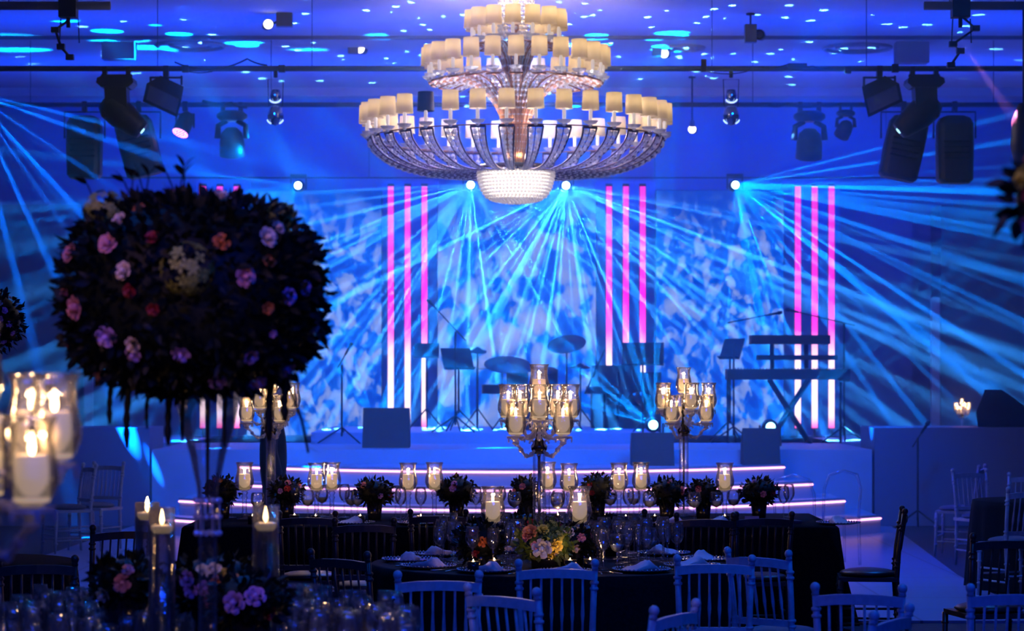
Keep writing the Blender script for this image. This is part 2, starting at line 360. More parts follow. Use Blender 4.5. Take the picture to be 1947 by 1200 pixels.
# ------------------------------------------------------------------ beams
def beam_head(x, y, Y, label, rod=None, up=False):
    p = P(x, y, Y); t = thing('beam_light', p, 0, label, 'stage light')
    MB().lathe([(.0, -.02), (.07, -.02), (.09, .03), (.09, .16), (.05, .20), (0, .20)], 14, Matrix.Rotation(R(90), 4, 'X') @ Matrix.Rotation(PI, 4, 'X')).build('head', BLK, t)
    MB().ball((0, -.03, 0), (.055, .03, .055), 12, 8).build('lens', emit('beam_lens', (.45, .9, 1), 14), t)
    m = MB()
    m.box((-.11, .08, .05 if not up else -.05), (.02, .05, .2)); m.box((.11, .08, .05 if not up else -.05), (.02, .05, .2))
    m.box((0, .08, .15 if not up else -.15), (.24, .08, .04))
    if rod: m.tube([(0, .08, .15), (0, .08, rod-p.z)], .012, 6)
    m.build('yoke', BLK, t)
    return p
rnd = random.Random(11)
def gobo_fan(p, a, tilt, ang, energy, scale, thr, seed, col=(0, .32, 1)):
    """one cone of a beam light: its front glass splits it into a sheaf of narrow rays"""
    o = spot(p, (math.cos(R(a)), -tilt, math.sin(R(a))), energy, col, ang, .05, 0); L = o.data; L.use_nodes = True; nt = L.node_tree; N = nt.nodes.new; Lk = nt.links.new
    e = [n for n in nt.nodes if n.type == 'EMISSION'][0]; tc = N('ShaderNodeTexCoord'); v = N('ShaderNodeTexVoronoi'); v.inputs['Scale'].default_value = scale
    ad = N('ShaderNodeVectorMath'); ad.operation = 'ADD'; ad.inputs[1].default_value = (seed, seed*.7, seed*.3)
    Lk(tc.outputs['Normal'], ad.inputs[0]); Lk(ad.outputs[0], v.inputs['Vector'])
    mr = N('ShaderNodeMapRange'); mr.inputs['From Min'].default_value = thr; mr.inputs['From Max'].default_value = thr*.6; Lk(v.outputs['Distance'], mr.inputs['Value'])
    Lk(mr.outputs[0], e.inputs['Strength']); return o
BE = 420000
YH = 36.1
p1 = beam_head(567, 353, YH, 'beam light shining over the right edge of the flower globe', 4.74)
p2 = beam_head(895, 352, YH, 'beam light shining just left of the chandelier bowl', 4.74)
p3 = beam_head(1076, 353, YH, 'beam light shining just right of the chandelier bowl', 4.74)
p4 = beam_head(1398, 352, YH, 'beam light at right, above the leaf shadow screen', 4.74)
F_ = Vector((0, -.11, 0))
for k, (q, e, L_) in enumerate(((p1, 300000, ((190, 32), (214, 32), (245, 34))), (p2, 1000000, ((194, 26), (215, 34), (243, 34), (272, 34), (305, 34), (338, 26))), (p3, 1000000, ((-14, 26), (-35, 34), (-63, 34), (-92, 34), (-125, 34), (-156, 26))), (p4, 800000, ((1, 34), (-24, 34), (-48, 34), (-85, 30))))):
    for j, (a, an) in enumerate(L_): gobo_fan(q+F_, a, .30, an, e*(.4 if k in (1, 2) and j == 0 else .7 if k in (1, 2) and j == 1 else 1), 10.5, .165, k*5+j+.3, (.04, .34, 1) if k in (1, 2) else (0, .24, 1))
# the light just outside the frame, top left: broad rays falling to the right
pl = Vector((-6.35, 29.0, 5.15))
for j, a in enumerate((-22, -50, -78)): gobo_fan(pl, a, -.05, 34, 190000, 7, .20, 40+j*1.7, (0, .17, 1))
# uplights on the stage floor
def floor_light(x, y, Y, label, angs, size, e):
    p = P(x, y, Y); t = thing('floor_beam_light', (p.x, p.y, p.z), 0, label, 'stage light')
    base = .925-p.z
    MB().lathe([(0, .0), (.08, .0), (.1, .05), (.1, .18), (0, .2)], 14, Matrix.Rotation(R(90), 4, 'X') @ Matrix.Rotation(PI, 4, 'X')).build('head', BLK, t)
    MB().ball((0, -.02, 0), (.06, .03, .06), 12, 8).build('lens', emit('floor_lens', (.25, .8, 1), 9), t)
    m = MB(); m.box((-.13, .08, base/2+.02), (.02, .06, -base)); m.box((.13, .08, base/2+.02), (.02, .06, -base)); m.box((0, .08, base+.03), (.28, .2, .06)); m.build('base', BLK, t)
    for j, a in enumerate(angs): gobo_fan(p+Vector((0, -.11, 0)), a, .15, 30, e, 8, .24, x*.01+j, (.0, .28, 1.0))
floor_light(714, 803, 31.6, 'floor light glowing beside the left monitor wedge', (60, 120), 5, 130000)
floor_light(1242, 808, 31.6, 'floor light glowing left of the right candelabra', (100, 150), 5, 160000)
floor_light(1465, 812, 31.6, 'floor light glowing under the keyboards', (150, 40), 5, 60000)
def gobo_spot(loc, d, energy, col, ang, scale, thr):
    o = spot(loc, d, energy, col, ang, .3, .005); L = o.data; L.use_nodes = True; nt = L.node_tree; N = nt.nodes.new; Lk = nt.links.new
    e = [n for n in nt.nodes if n.type == 'EMISSION'][0]; tc = N('ShaderNodeTexCoord'); v = N('ShaderNodeTexVoronoi')
    v.inputs['Scale'].default_value = scale; v.inputs['Randomness'].default_value = .95
    Lk(tc.outputs['Normal'], v.inputs['Vector']); m = N('ShaderNodeMath'); m.operation = 'LESS_THAN'; m.inputs[1].default_value = thr
    Lk(v.outputs['Distance'], m.inputs[0]); Lk(m.outputs[0], e.inputs['Strength']); return o
gobo_spot((0, 30.5, 1.6), (0, -.1, 4.3), 45000, (.10, .5, 1.0), 125, 17, .12)

# ------------------------------------------------------------------ chandelier
def chandelier():
    DGOLD = mk('dark_frame', (.07, .03, .07), .35, metal=.6)
    GOLD = mk('aged_gold', (.30, .13, .06), .3, metal=.9, noise=.2, nscale=20)
    SHADE = bpy.data.materials.new('lamp_shade'); SHADE.use_nodes = True; nt = SHADE.node_tree; nt.nodes.clear(); N = nt.nodes.new; Lk = nt.links.new
    out = N('ShaderNodeOutputMaterial'); d = N('ShaderNodeBsdfDiffuse'); tr = N('ShaderNodeBsdfTranslucent'); mx = N('ShaderNodeMixShader'); ns = N('ShaderNodeTexNoise'); ns.inputs['Scale'].default_value = 120
    cr = N('ShaderNodeValToRGB'); cr.color_ramp.elements[0].color = (.80, .66, .42, 1); cr.color_ramp.elements[1].color = (.9, .76, .5, 1); Lk(ns.outputs[0], cr.inputs[0])
    Lk(cr.outputs[0], d.inputs[0]); Lk(cr.outputs[0], tr.inputs[0]); mx.inputs[0].default_value = .55; Lk(d.outputs[0], mx.inputs[1]); Lk(tr.outputs[0], mx.inputs[2]); Lk(mx.outputs[0], out.inputs[0])
    BULB = emit('shade_bulb', (1.0, .80, .50), 15)
    OFFSH = mk('unlit_shade', (.05, .05, .10), .7)
    WHITE = mk('white_candle_tube', (.85, .82, .78), .4, em=(1, .85, .66), es=.42)  # emission paints the bulb light onto the tubes
    c = Vector((PX(981, 24), 24, 0)); t = thing('chandelier', (c.x, c.y, PZ(385, 24)), 0, 'huge tiered chandelier with cream lamp shades and crystal arms', 'chandelier')
    z0 = PZ(385, 24)
    shade = MB().lathe([(.079, 0), (.080, .004), (.073, .176), (.072, .178)], 20, cap=False).mesh('lamp_shade', SHADE)
    bulb = MB().ball((0, 0, .118), (.020, .020, .032), 8, 6).mesh('bulb', BULB)
    tube = MB().lathe([(.016, 0), (.017, .12), (.013, .125), (.01, .17), (0, .17)], 10).mesh('candle_tube', WHITE)
    dish = MB().lathe([(0, -.035), (.015, -.03), (.02, -.01), (.05, .0), (.068, .022), (.07, .026), (.045, .012), (0, .008)], 12, smooth=False).mesh('drip_dish', CRYS)
    def arm_meshes(prof, w0, w1, nb, br, GM):
        # smooth the profile with Catmull-Rom
        pts = []; Pp = [Vector((a, 0, b)) for a, b in prof]
        for i in range(len(Pp)-1):
            a = Pp[max(i-1, 0)]; b = Pp[i]; cc = Pp[i+1]; d_ = Pp[min(i+2, len(Pp)-1)]
            for k in range(5):
                u = k/5; pts.append(.5*((2*b)+(-a+cc)*u+(2*a-5*b+4*cc-d_)*u*u+(-a+3*b-3*cc+d_)*u**3))
        pts.append(Pp[-1]); n = len(pts)
        fr = MB(); wd = [w0+(w1-w0)*(i/(n-1))**1.2 for i in range(n)]
        for s in (-1, 0, 1): fr.tube([(p.x, s*wd[i], p.z) for i, p in enumerate(pts)], .0085 if s else .004, 5)
        fr.tube([(pts[-1].x, -w1, pts[-1].z), (pts[-1].x, w1, pts[-1].z)], .012, 5)
        bd = MB(); L = [0]
        for i in range(1, n): L.append(L[-1]+(pts[i]-pts[i-1]).length)
        for k in range(nb):
            s_ = L[-1]*(k+.7)/(nb+.4); i = max(j for j in range(n) if L[j] <= s_); i = min(i, n-2)
            u = (s_-L[i])/(L[i+1]-L[i]); p = pts[i].lerp(pts[i+1], u); ww = wd[i]+(wd[i+1]-wd[i])*u
            for s in (-.5, .5): bd.ball((p.x, s*ww, p.z), min(br, ww*.46), 6, 4, False)
        for s in (-.5, .5): bd.tube([(p.x, s*wd[i], p.z) for i, p in enumerate(pts)], .003, 4)
        return fr.mesh('arm', GM), bd.mesh('crystal_strand', CRYS)
    tiers = (
        (34, 1.445, 4.10, -93.5, [(.30, 3.83), (.6, 3.775), (.95, 3.79), (1.22, 3.88), (1.38, 4.0), (1.435, 4.10)], .02, .073, 19, .029),
        (24, .845, 4.665, -90, [(.07, 3.84), (.11, 4.15), (.19, 4.42), (.38, 4.63), (.62, 4.70), (.84, 4.655)], .016, .062, 20, .021),
        (14, .43, 5.02, -94, [(.05, 3.9), (.07, 4.3), (.10, 4.7), (.17, 4.93), (.30, 5.03), (.43, 5.01)], .014, .05, 18, .018),
    )
    for ti, (n, r, zr, a0, prof, w0, w1, nb, br) in enumerate(tiers):
        am, bm = arm_meshes([(a, b-z0) for a, b in prof], w0, w1, nb, br, DGOLD if ti == 0 else GOLD)
        for k in range(n):
            a = R(a0+360*k/n); q = (r*math.cos(a), r*math.sin(a), zr-z0)
            ar = put('arm', am, t, (0, 0, 0), (0, 0, a)); put('crystal_strand', bm, ar)
            put('drip_dish', dish, t, (q[0], q[1], q[2]+.035))
            put('candle_tube', tube, t, (q[0], q[1], q[2]+.035))
            unlit = ti == 0 and k == 31
            sh = put('lamp_shade', shade, t, (q[0], q[1], q[2]+.16))
            if unlit:
                sm = shade.copy(); sm.materials[0] = OFFSH; sh.data = sm; sh['label'] = 'dark unlit lamp shade'
            else: put('bulb', bulb, t, (q[0], q[1], q[2]+.16))
    # rings that carry the tiers
    for r, z in ((1.435, 4.115),):
        MB().tube([(r*math.cos(2*PI*i/68), r*math.sin(2*PI*i/68), z-z0) for i in range(69)], .006, 5, False).build('ring', GOLD, t)
    MB().lathe([(.33, 3.80-z0), (.375, 3.80-z0), (.38, 3.84-z0), (.36, 3.86-z0), (.30, 3.86-z0)], 32).build('bowl_ring', mk('dark_bronze', (.05, .03, .04), .3, metal=.8), t)
    # column
    MB().lathe([(.03, 3.8-z0), (.04, 4.2-z0), (.03, 4.8-z0), (.03, 6.0-z0)], 12).build('column', GOLD, t)
    cb = MB(); rr = random.Random(2)
    for k in range(26):
        z = 4.86+k*.045; rad = .165 if z > 5.1 else .10+.065*(z-4.86)/.24
        for i in range(18):
            a = 2*PI*i/18+.17*(k % 2); cb.ball((rad*math.cos(a), rad*math.sin(a), z-z0), .021, 5, 4, False)
    cb.build('crystal_column', CRYS, t)
    # bowl of bead strings with a lit core
    bw = MB(); pr = [(.368, 3.785), (.366, 3.752), (.360, 3.719), (.352, 3.686), (.342, 3.653), (.330, 3.62), (.312, 3.588), (.288, 3.558), (.25, 3.535), (.225, 3.526), (.20, 3.518), (.17, 3.512), (.14, 3.507), (.108, 3.503), (.075, 3.50), (.045, 3.499), (.015, 3.498)]
    for j, (rd, z) in enumerate(pr):
        n = max(4, int(2*PI*rd/.036))
        for i in range(n):
            a = 2*PI*(i+.5*(j % 2))/n; bw.ball((rd*math.cos(a), rd*math.sin(a), z-z0), .0175, 6, 4, False)
    bw.build('crystal_bowl', CRYS, t)
    MB().lathe([(0, 3.53-z0), (.15, 3.54-z0), (.26, 3.58-z0), (.31, 3.66-z0), (.335, 3.79-z0), (0, 3.79-z0)], 24).build('lit_core', emit('bowl_core', (1, .86, .70), 4.2), t)
    MB().ball((0, 0, .012), .016, 10, 8).build('finial', GOLD, t)
    L = bpy.data.lights.new('chandelier_light', 'POINT'); L.energy = 60; L.color = (1, .82, .68); L.shadow_soft_size = .25
    o = bpy.data.objects.new('chandelier_light', L); COL.objects.link(o); o.parent = t; o.location = (0, 0, 5.55-z0)
    L = bpy.data.lights.new('added_ceiling_glow', 'SPOT'); L.energy = 420; L.color = (1, .80, .80); L.shadow_soft_size = .2; L.spot_size = R(172); L.spot_blend = .3  # spot added to throw the chandelier's glow onto the ceiling
    o = bpy.data.objects.new('added_ceiling_glow', L); COL.objects.link(o); o.parent = t; o.location = (0, .3, 5.62-z0); o.rotation_euler = (PI, 0, 0)
    L = bpy.data.lights.new('added_rear_glow', 'SPOT'); L.energy = 750; L.color = (.9, .74, 1); L.shadow_soft_size = .1; L.spot_size = R(70); L.spot_blend = 1  # second added spot, brightens the ceiling behind the chandelier
    o = bpy.data.objects.new('added_rear_glow', L); COL.objects.link(o); o.parent = t; o.location = (0, .95, 4.95-z0); aim(o, (0, 2.3, 1.0))
    for i in range(6):
        L = bpy.data.lights.new('added_crystal_fill', 'POINT'); L.energy = 22; L.color = (1, .86, .88); L.shadow_soft_size = .03  # unseen fill points added to brighten the arm crystals
        o = bpy.data.objects.new('added_crystal_fill', L); COL.objects.link(o); o.parent = t; a = PI/3*i+.2; o.location = (.75*math.cos(a), .75*math.sin(a), 4.22-z0)
    for i in range(4):
        L = bpy.data.lights.new('bowl_light', 'POINT'); L.energy = 1.5; L.color = (1, .8, .6); L.shadow_soft_size = .03
        o = bpy.data.objects.new('bowl_light', L); COL.objects.link(o); o.parent = t; a = PI/2*i+.4; o.location = (.12*math.cos(a), .12*math.sin(a), 3.95-z0)
chandelier()

# ------------------------------------------------------------------ rig: pipes and fixtures
def pipe(y, z, xa, xb, label, r=.03, hang=()):
    m = MB(); m.tube([(xa, y, z), (xb, y, z)], r, 10)
    for x in hang: m.tube([(x, y, z), (x, y, 6.0)], .005, 6)
    return tag(m.build('rigging_pipe', mk('pipe_grey', (.05, .07, .13), .5)), label, 'pipe')
pipe(27.2, 5.2, -8, 8, 'upper lighting pipe across the ceiling carrying the front row of fixtures', .032, (-6, -3.9, -2.2, 2.2, 3.9, 6))
pipe(30.8, 5.2, -8, 8, 'farther lighting pipe carrying the lower row of fixtures', .03, (-6, -3, 3, 6))
pipe(22.6, 5.2, -6, PX(210, 22.6), 'short dark pipe in the top left corner', .04, (-4.6, -4.0))
pipe(22.6, 5.2, PX(1757, 22.6), 6, 'short dark pipe in the top right corner', .04, (4.0, 4.6))
def cable(pts, label, r=.01):
    out = []
    for i in range(len(pts)-1):
        a, b = Vector(pts[i]), Vector(pts[i+1])
        for k in range(6): u = k/6; p = a.lerp(b, u); p.z -= .5*(a-b).length*.25*4*u*(1-u)*.5; out.append(p)
    out.append(Vector(pts[-1]))
    return tag(MB().tube(out, r, 6).build('cable', BLK), label, 'cable')
cable([P(332, 118, 27.17), P(400, 132, 27.17), P(470, 112, 27.17), P(508, 124, 27.17)], 'cable swag on the upper pipe at left')
cable([P(350, 134, 27.17), P(404, 136, 27.17)], 'small cable loop beside the boxy floodlight at left', .006)
cable([P(1340, 135, 27.17), P(1420, 136, 27.17), P(1428, 126, 27.17)], 'cable swag beside the right chrome pin spot', .006)
cable([P(1448, 128, 27.17), P(1500, 122, 27.17), P(1545, 126, 27.17), P(1580, 128, 27.17)], 'cable tied to the upper pipe at right')
cable([P(385, 192, 30.77), P(440, 196, 30.77), P(470, 204, 30.77)], 'cable bundle on the farther pipe at left', .02)
cable([P(1460, 200, 30.77), P(1500, 198, 30.77), P(1560, 200, 30.77), P(1600, 198, 30.77)], 'cable bundle on the farther pipe at right', .02)
def connector(x, y, Y, w, h, label):
    return tag(MB().box((0, 0, 0), (w*Y/F, .06, h*Y/F)).build('connector_box', BLK, None, P(x, y, Y)), label, 'connector')
connector(1516, 125, 27.17, 36, 9, 'oblong cable connector on the upper pipe at right')
connector(1338, 125, 27.17, 10, 24, 'small box on the upper pipe near the chandelier')
connector(1612, 134, 27.17, 12, 12, 'small square connector left of the open floodlight')
connector(1702, 130, 27.17, 12, 16, 'small square connector right of the open floodlight')
connector(536, 131, 27.17, 12, 14, 'small clamp box on the upper pipe above the left chrome spot')
connector(353, 131, 27.17, 12, 14, 'small clamp box on the upper pipe right of the left floodlight')

def wedge_dir(t, prof, mat, name, depth, M=None, zoff=0):
    pass
def scanner(x, Y, mir, label):
    """big moving head hanging from the upper pipe; base box, yoke and a head looking down and inwards"""
    s = Y/F
    t = thing('moving_head_light', (PX(x, Y), Y, 5.2), 0, label, 'stage light')
    k = -1 if mir else 1
    m = MB(); m.box((-.13, 0, -.05), (.05, .08, .14)); m.box((.13, 0, -.05), (.05, .08, .14)); m.box((0, 0, -.08), (.34, .05, .03)); m.build('clamp', BLK, t)
    MB().add([(a*wx, b*.15, z) for z, wx in ((-.22, .15), (-.17, .205), (-.12, .195), (-.09, .13)) for a, b in ((-1, -1), (1, -1), (1, 1), (-1, 1))],
             [(3, 2, 1, 0), (12, 13, 14, 15)]+[(4*q+i, 4*q+(i+1) % 4, 4*q+4+(i+1) % 4, 4*q+4+i) for q in range(3) for i in range(4)], False).build('base', BLK, t)
    MB().add([(a, b*.13, z) for z, a0, a1 in ((-.55, -.14, .14), (-.40, -.11, .13), (-.20, -.12, .12)) for a, b in ((a0, -1), (a1, -1), (a1, 1), (a0, 1))],
             [(3, 2, 1, 0), (8, 9, 10, 11)]+[(4*q+i, 4*q+(i+1) % 4, 4*q+4+(i+1) % 4, 4*q+4+i) for q in range(2) for i in range(4)], False).build('yoke', BLK, t)
    M = Matrix.Translation((k*.02, 0, -.48)) @ Matrix.Rotation(k*R(-52), 4, 'Y') @ Matrix.Rotation(0, 4, 'X')
    hd = MB().lathe([(0, .20), (.10, .20), (.155, .12), (.165, -.05), (.12, -.28), (.10, -.33), (.0, -.33)], 16, M).build('head', BLK, t)
    MB().lathe([(0, -.345), (.03, -.34), (.035, -.332), (0, -.331)], 12, M).build('lens', emit('pale_lens', (.35, .8, 1), 2.2), hd)
    return t
scanner(222, 27.2, False, 'large dark moving head hanging at upper left from the front pipe')
scanner(1757, 27.2, True, 'large black moving head hanging at upper right from the front pipe')
def flood(x, Y, mir, label, open_face):
    k = -1 if mir else 1
    t = thing('floodlight', (PX(x, Y), Y, 5.2), 0, label, 'stage light')
    m = MB(); m.box((0, 0, -.03), (.06, .08, .12)); m.tube([(0, 0, -.05), (k*.02, 0, -.18)], .025, 6)
    m.box((-.17, 0, -.15), (.02, .04, .10)); m.box((.17, 0, -.13), (.02, .04, .10)); m.box((0, 0, -.10), (.36, .04, .02)); m.build('yoke', BLK, t)
    M = Matrix.Translation((0, 0, -.28)) @ Matrix.Rotation(k*R(25), 4, 'Y') @ Matrix.Rotation(R(-38), 4, 'X')
    # truncated pyramid housing, wide end facing down and outwards
    V = [(-.14, -.10, .12), (.14, -.10, .12), (.14, .10, .12), (-.14, .10, .12), (-.21, -.15, -.11), (.21, -.15, -.11), (.21, .15, -.11), (-.21, .15, -.11), (-.18, -.12, -.09), (.18, -.12, -.09), (.18, .12, -.09), (-.18, .12, -.09)]
    MB().add(V, [(0, 1, 2, 3), (0, 4, 5, 1), (1, 5, 6, 2), (2, 6, 7, 3), (3, 7, 4, 0), (4, 8, 9, 5), (5, 9, 10, 6), (6, 10, 11, 7), (7, 11, 8, 4)], False, M).build('housing', BLK, t)
    MB().add([(-.18, -.12, -.092), (.18, -.12, -.092), (.18, .12, -.092), (-.18, .12, -.092)], [(0, 3, 2, 1)], False, M).build('front_glass', mk('flood_glass', (.25, .27, .35), .15), t)
flood(316, 27.2, False, 'boxy dark floodlight between the left moving head and the chrome spot', False)
flood(1672, 27.2, True, 'black open floodlight left of the right moving head', True)
def bigcan(x, Y, w, h, label, tilt=0, k=1):
    t = thing('theatre_light', (PX(x, Y), Y, 5.2), 0, label, 'stage light')
    m = MB(); m.box((0, 0, -.02), (.06, .08, .12)); m.tube([(0, 0, -.02), (0, 0, -.10)], .02, 6)
    m.tube([(-w/2-.03, 0, -.42), (-w/2-.03, 0, -.09), (w/2+.03, 0, -.09), (w/2+.03, 0, -.42)], .013, 6); m.build('yoke', BLK, t)
    M = Matrix.Translation((0, 0, -.14-h/2)) @ Matrix.Rotation(R(tilt), 4, 'Y')
    V = []; n = 0
    secs = [(-h/2, .80), (-h/2+.04, .96), (0, 1.0), (h/2-.1, .98), (h/2-.03, .82), (h/2, .5)]
    for z, q in secs:
        for i in range(16):
            a = 2*PI*i/16; ca, sa = math.cos(a), math.sin(a)
            e = .45; V.append((math.copysign(abs(ca)**e, ca)*w/2*q, math.copysign(abs(sa)**e, sa)*.17*q, z))
    Fc = [tuple(range(15, -1, -1)), tuple(80+i for i in range(16))]+[(r*16+i, r*16+(i+1) % 16, (r+1)*16+(i+1) % 16, (r+1)*16+i) for r in range(5) for i in range(16)]
    MB().add(V, Fc, False, M).build('housing', BLK, t)
    m = MB(); 
    for q in range(4): m.box((0, -.175, -.12+.07*q), (w*.7, .012, .02), M)
    m.build('vents', BLKG, t)
bigcan(161, 30.8, .44, .78, 'tall dark theatre light at far left of the lower row')
bigcan(264, 30.8, .48, .76, 'bulky theatre light below the left moving head', -14)
bigcan(1718, 30.8, .50, .80, 'tilted bulky theatre light below the right moving head', 12)
bigcan(1815, 30.8, .46, .84, 'tall dark theatre light at far right of the lower row')
def washhead(x, Y, label, sc=1., top=5.2, tilt=0):
    t = thing('wash_light', (PX(x, Y), Y, top), 0, label, 'stage light', sc=sc)
    m = MB(); m.box((-.11, 0, -.03), (.05, .08, .12)); m.box((.11, 0, -.03), (.05, .08, .12)); m.build('clamp', BLK, t)
    MB().lathe([(0, -.20), (.14, -.20), (.19, -.16), (.19, -.12), (.13, -.08), (0, -.08)], 16).build('base', BLK, t)
    m = MB(); m.tube([(-.06, 0, -.2), (-.17, 0, -.26), (-.18, 0, -.42)], [.03, .035, .04], 8); m.tube([(.06, 0, -.2), (.17, 0, -.26), (.18, 0, -.42)], [.03, .035, .04], 8); m.build('yoke', BLK, t)
    M = Matrix.Translation((0, 0, -.42)) @ Matrix.Rotation(R(18+tilt), 4, 'X') @ Matrix.Rotation(R(tilt), 4, 'Y')
    MB().lathe([(0, .14), (.07, .13), (.13, .07), (.155, -.05), (.16, -.22), (.13, -.23), (.12, -.20), (0, -.20)], 18, M).build('head', BLK, t)
    return t
washhead(441, 30.8, 'round wash light hanging right of the pink LED can')
washhead(1539, 30.8, 'round wash light hanging left of the small moving head', 1.05)
washhead(1608, 30.8, 'small moving head between the two wash lights at right', .62, 5.18, 20)
t = thing('led_par_can', (PX(352, 30.8), 30.8, 5.2), 0, 'small can light with a glowing pink LED face', 'stage light')
m = MB(); m.box((0, 0, -.02), (.06, .08, .12)); m.box((0, 0, -.12), (.20, .04, .02)); m.box((-.11, 0, -.2), (.02, .04, .18)); m.box((.11, 0, -.2), (.02, .04, .18)); m.build('yoke', BLK, t)
M = Matrix.Translation((0, 0, -.22)) @ Matrix.Rotation(R(20), 4, 'Y') @ Matrix.Rotation(R(-25), 4, 'X')
MB().lathe([(0, .13), (.07, .12), (.10, .06), (.105, -.16), (.0, -.16)], 16, M).build('can', BLK, t)
m = MB()
for rr_, n in ((0, 1), (.033, 6), (.064, 12), (.09, 18)):
    for i in range(n): a = 2*PI*i/n; m.ball((rr_*math.cos(a), rr_*math.sin(a), -.165), .011, 6, 4, M=M)
m.build('led_face', emit('pink_leds', (1, .25, .75), 5), t)
def chrome_spot(x, Y, label):
    t = thing('chrome_pin_spot', (PX(x, Y), Y, 5.2), 0, label, 'stage light')
    m = MB(); m.tube([(0, 0, .0), (0, 0, -.1)], .022, 8); m.tube([(-.075, 0, -.42), (-.085, 0, -.12), (.085, 0, -.12), (.075, 0, -.42)], .006, 6); m.build('hanger', BLK, t)
    MB().lathe([(0, -.24), (.05, -.235), (.06, -.30), (.05, -.38), (0, -.39)], 14).build('lamp_body', mk('chrome_blue', (.25, .3, .5), .08, metal=1), t)
    m = MB(); m.tube([(.065*math.cos(R(a)), -.05, -.33+.05*math.sin(R(a))) for a in range(200, 345, 12)], .009, 6)
    m.build('chrome_ring', mk('glint_chrome', (.9, .95, 1), .1, metal=.2, em=(.6, .85, 1), es=1.2), t)  # emission paints the bright reflection on the chrome arcs
    MB().lathe([(0, -.40), (.07, -.42), (.09, -.52), (.075, -.60), (0, -.63)], 14).build('lower_body', mk('chrome_blue', (.25, .3, .5), .08, metal=1), t)
    m = MB()
    for a0 in (195, 300): m.tube([(.09*math.cos(R(a)), -.05, -.55+.07*math.sin(R(a))) for a in range(a0, a0+46, 9)], .008, 6)
    m.build('lower_ring', MT['glint_chrome'], t)
chrome_spot(524, 27.2, 'chrome pin spot hanging at left above the flower globe')
chrome_spot(1390, 27.2, 'chrome pin spot hanging right of the chandelier')
def track_spot(x, y, Y, bx, by, bw, bh, lit, label, tx):
    t = thing('ceiling_spotlight', (PX(bx, Y), Y, ZC), 0, label, 'spotlight')
    c = P(bx, by, Y)-Vector((PX(bx, Y), Y, ZC)); s = Y/F
    m = MB(); m.tube([(0, 0, 0), (tx*s, 0, c.z+bh*s/2)], .012, 6); m.lathe([(.05, -.02), (.05, 0)], 12); m.build('hanger', BLK, t)
    MB().box(c, (bw*s, .12, bh*s)).build('driver_box', mk('grey_housing', (.10, .10, .14), .5), t)
    q = P(x, y, Y)-Vector((PX(bx, Y), Y, ZC))
    M = Matrix.Translation(q) @ Matrix.Rotation(R(90), 4, 'X') @ Matrix.Rotation(R(14 if x < bx else -14), 4, 'Y')
    MB().lathe([(.062, .02), (.064, -.02), (.05, -.16), (.03, -.18), (0, -.18)], 16, M, cap=False).build('can', BLK, t)
    MB().lathe([(0, .012), (.035, .010), (.054, .0), (0, 0)], 16, M).build('lens', emit('white_lens', (1, .97, .85), 6) if lit else mk('dark_lens', (.05, .05, .08), .1), t)
    if q.x != c.x: MB().tube([c, q+Vector((0, .1, 0))], .014, 6).build('bracket', BLK, t)
track_spot(510, 46, 28.5, 541, 35, 30, 32, True, 'lit white ceiling spotlight at upper left', 0)
track_spot(685, 93, 31.5, 672, 88, 20, 28, True, 'lit white ceiling spotlight left of the chandelier', 0)
track_spot(1263, 102, 31.5, 1249, 92, 18, 30, True, 'lit white ceiling spotlight right of the chandelier', 0)
track_spot(1444, 66, 28.5, 1427, 64, 22, 34, False, 'unlit ceiling spotlight with a grey box at upper right', 0)
track_spot(1316, 246, 34.5, 1316, 236, 8, 12, True, 'small lit round spotlight low on a rod, right of the chandelier shades', 0)
def speaker_box(x, y, Y, w, h, label):
    t = thing('ceiling_speaker', (PX(x, Y), Y, ZC), 0, label, 'speaker'); s = Y/F; c = P(x, y, Y)-Vector((PX(x, Y), Y, ZC))
    MB().box(c, (w*s, .25, h*s)).build('cabinet', mk('pale_speaker', (.22, .23, .3), .6), t)
    MB().tube([(0, 0, 0), (0, 0, c.z+h*s/2)], .015, 6).build('rod', BLK, t)
speaker_box(227, 92, 31, 62, 44, 'pale box speaker hanging from the ceiling at left')
speaker_box(1733, 100, 31, 62, 42, 'pale box speaker hanging from the ceiling at right')
def rope_cluster(x, Y, k, label, pts):
    t = thing('rigging_motor', (PX(x, Y), Y, 5.2), 0, label, 'rigging'); s = Y/F
    MB().box((0, 0, 0), (.16, .14, .22)).build('motor', BLK, t)
    m = MB(); m.tube([(-.07, 0, -.12), (-.08, 0, -.34), ], .006, 6); m.tube([(.09, 0, -.12), (.10, 0, -.34)], .006, 6); m.tube([(0, 0, -.1), (0, 0, -.2)], .02, 6); m.build('straps', BLK, t)
    m = MB(); q = [((px-x)*s, 0, (12-py)*s) for px, py in pts]; m.tube(q, .014, 6)
    for i, p in enumerate(q[1:]): m.box(p, (.07, .06, .05))
    m.build('cable_chain', BLK, t)
rope_cluster(130, 22.6, 1, 'rigging motor with dangling cable clips at upper left', [(130, 40), (105, 58), (116, 90), (133, 110)])
rope_cluster(1826, 22.6, -1, 'rigging motor with dangling cable clips at upper right', [(1826, 30), (1855, 55), (1812, 85), (1826, 98), (1808, 125)])
t = thing('moving_head_light', (PX(1948, 22.6), 22.6, 5.2), 0, 'dark stage light cut by the right edge of the frame', 'stage light')
MB().tube([(0, 0, 0), (0, 0, -.9)], .02, 6).build('drop_rod', BLK, t)
MB().lathe([(0, -1.45), (.09, -1.45), (.13, -1.3), (.12, -1.05), (.06, -.9), (0, -.88)], 14).build('head', BLK, t)
spot(P(1828, 85, 22.6), (.35, .0, -.5), 9000, (1, .25, .55), 9, .5, .02)

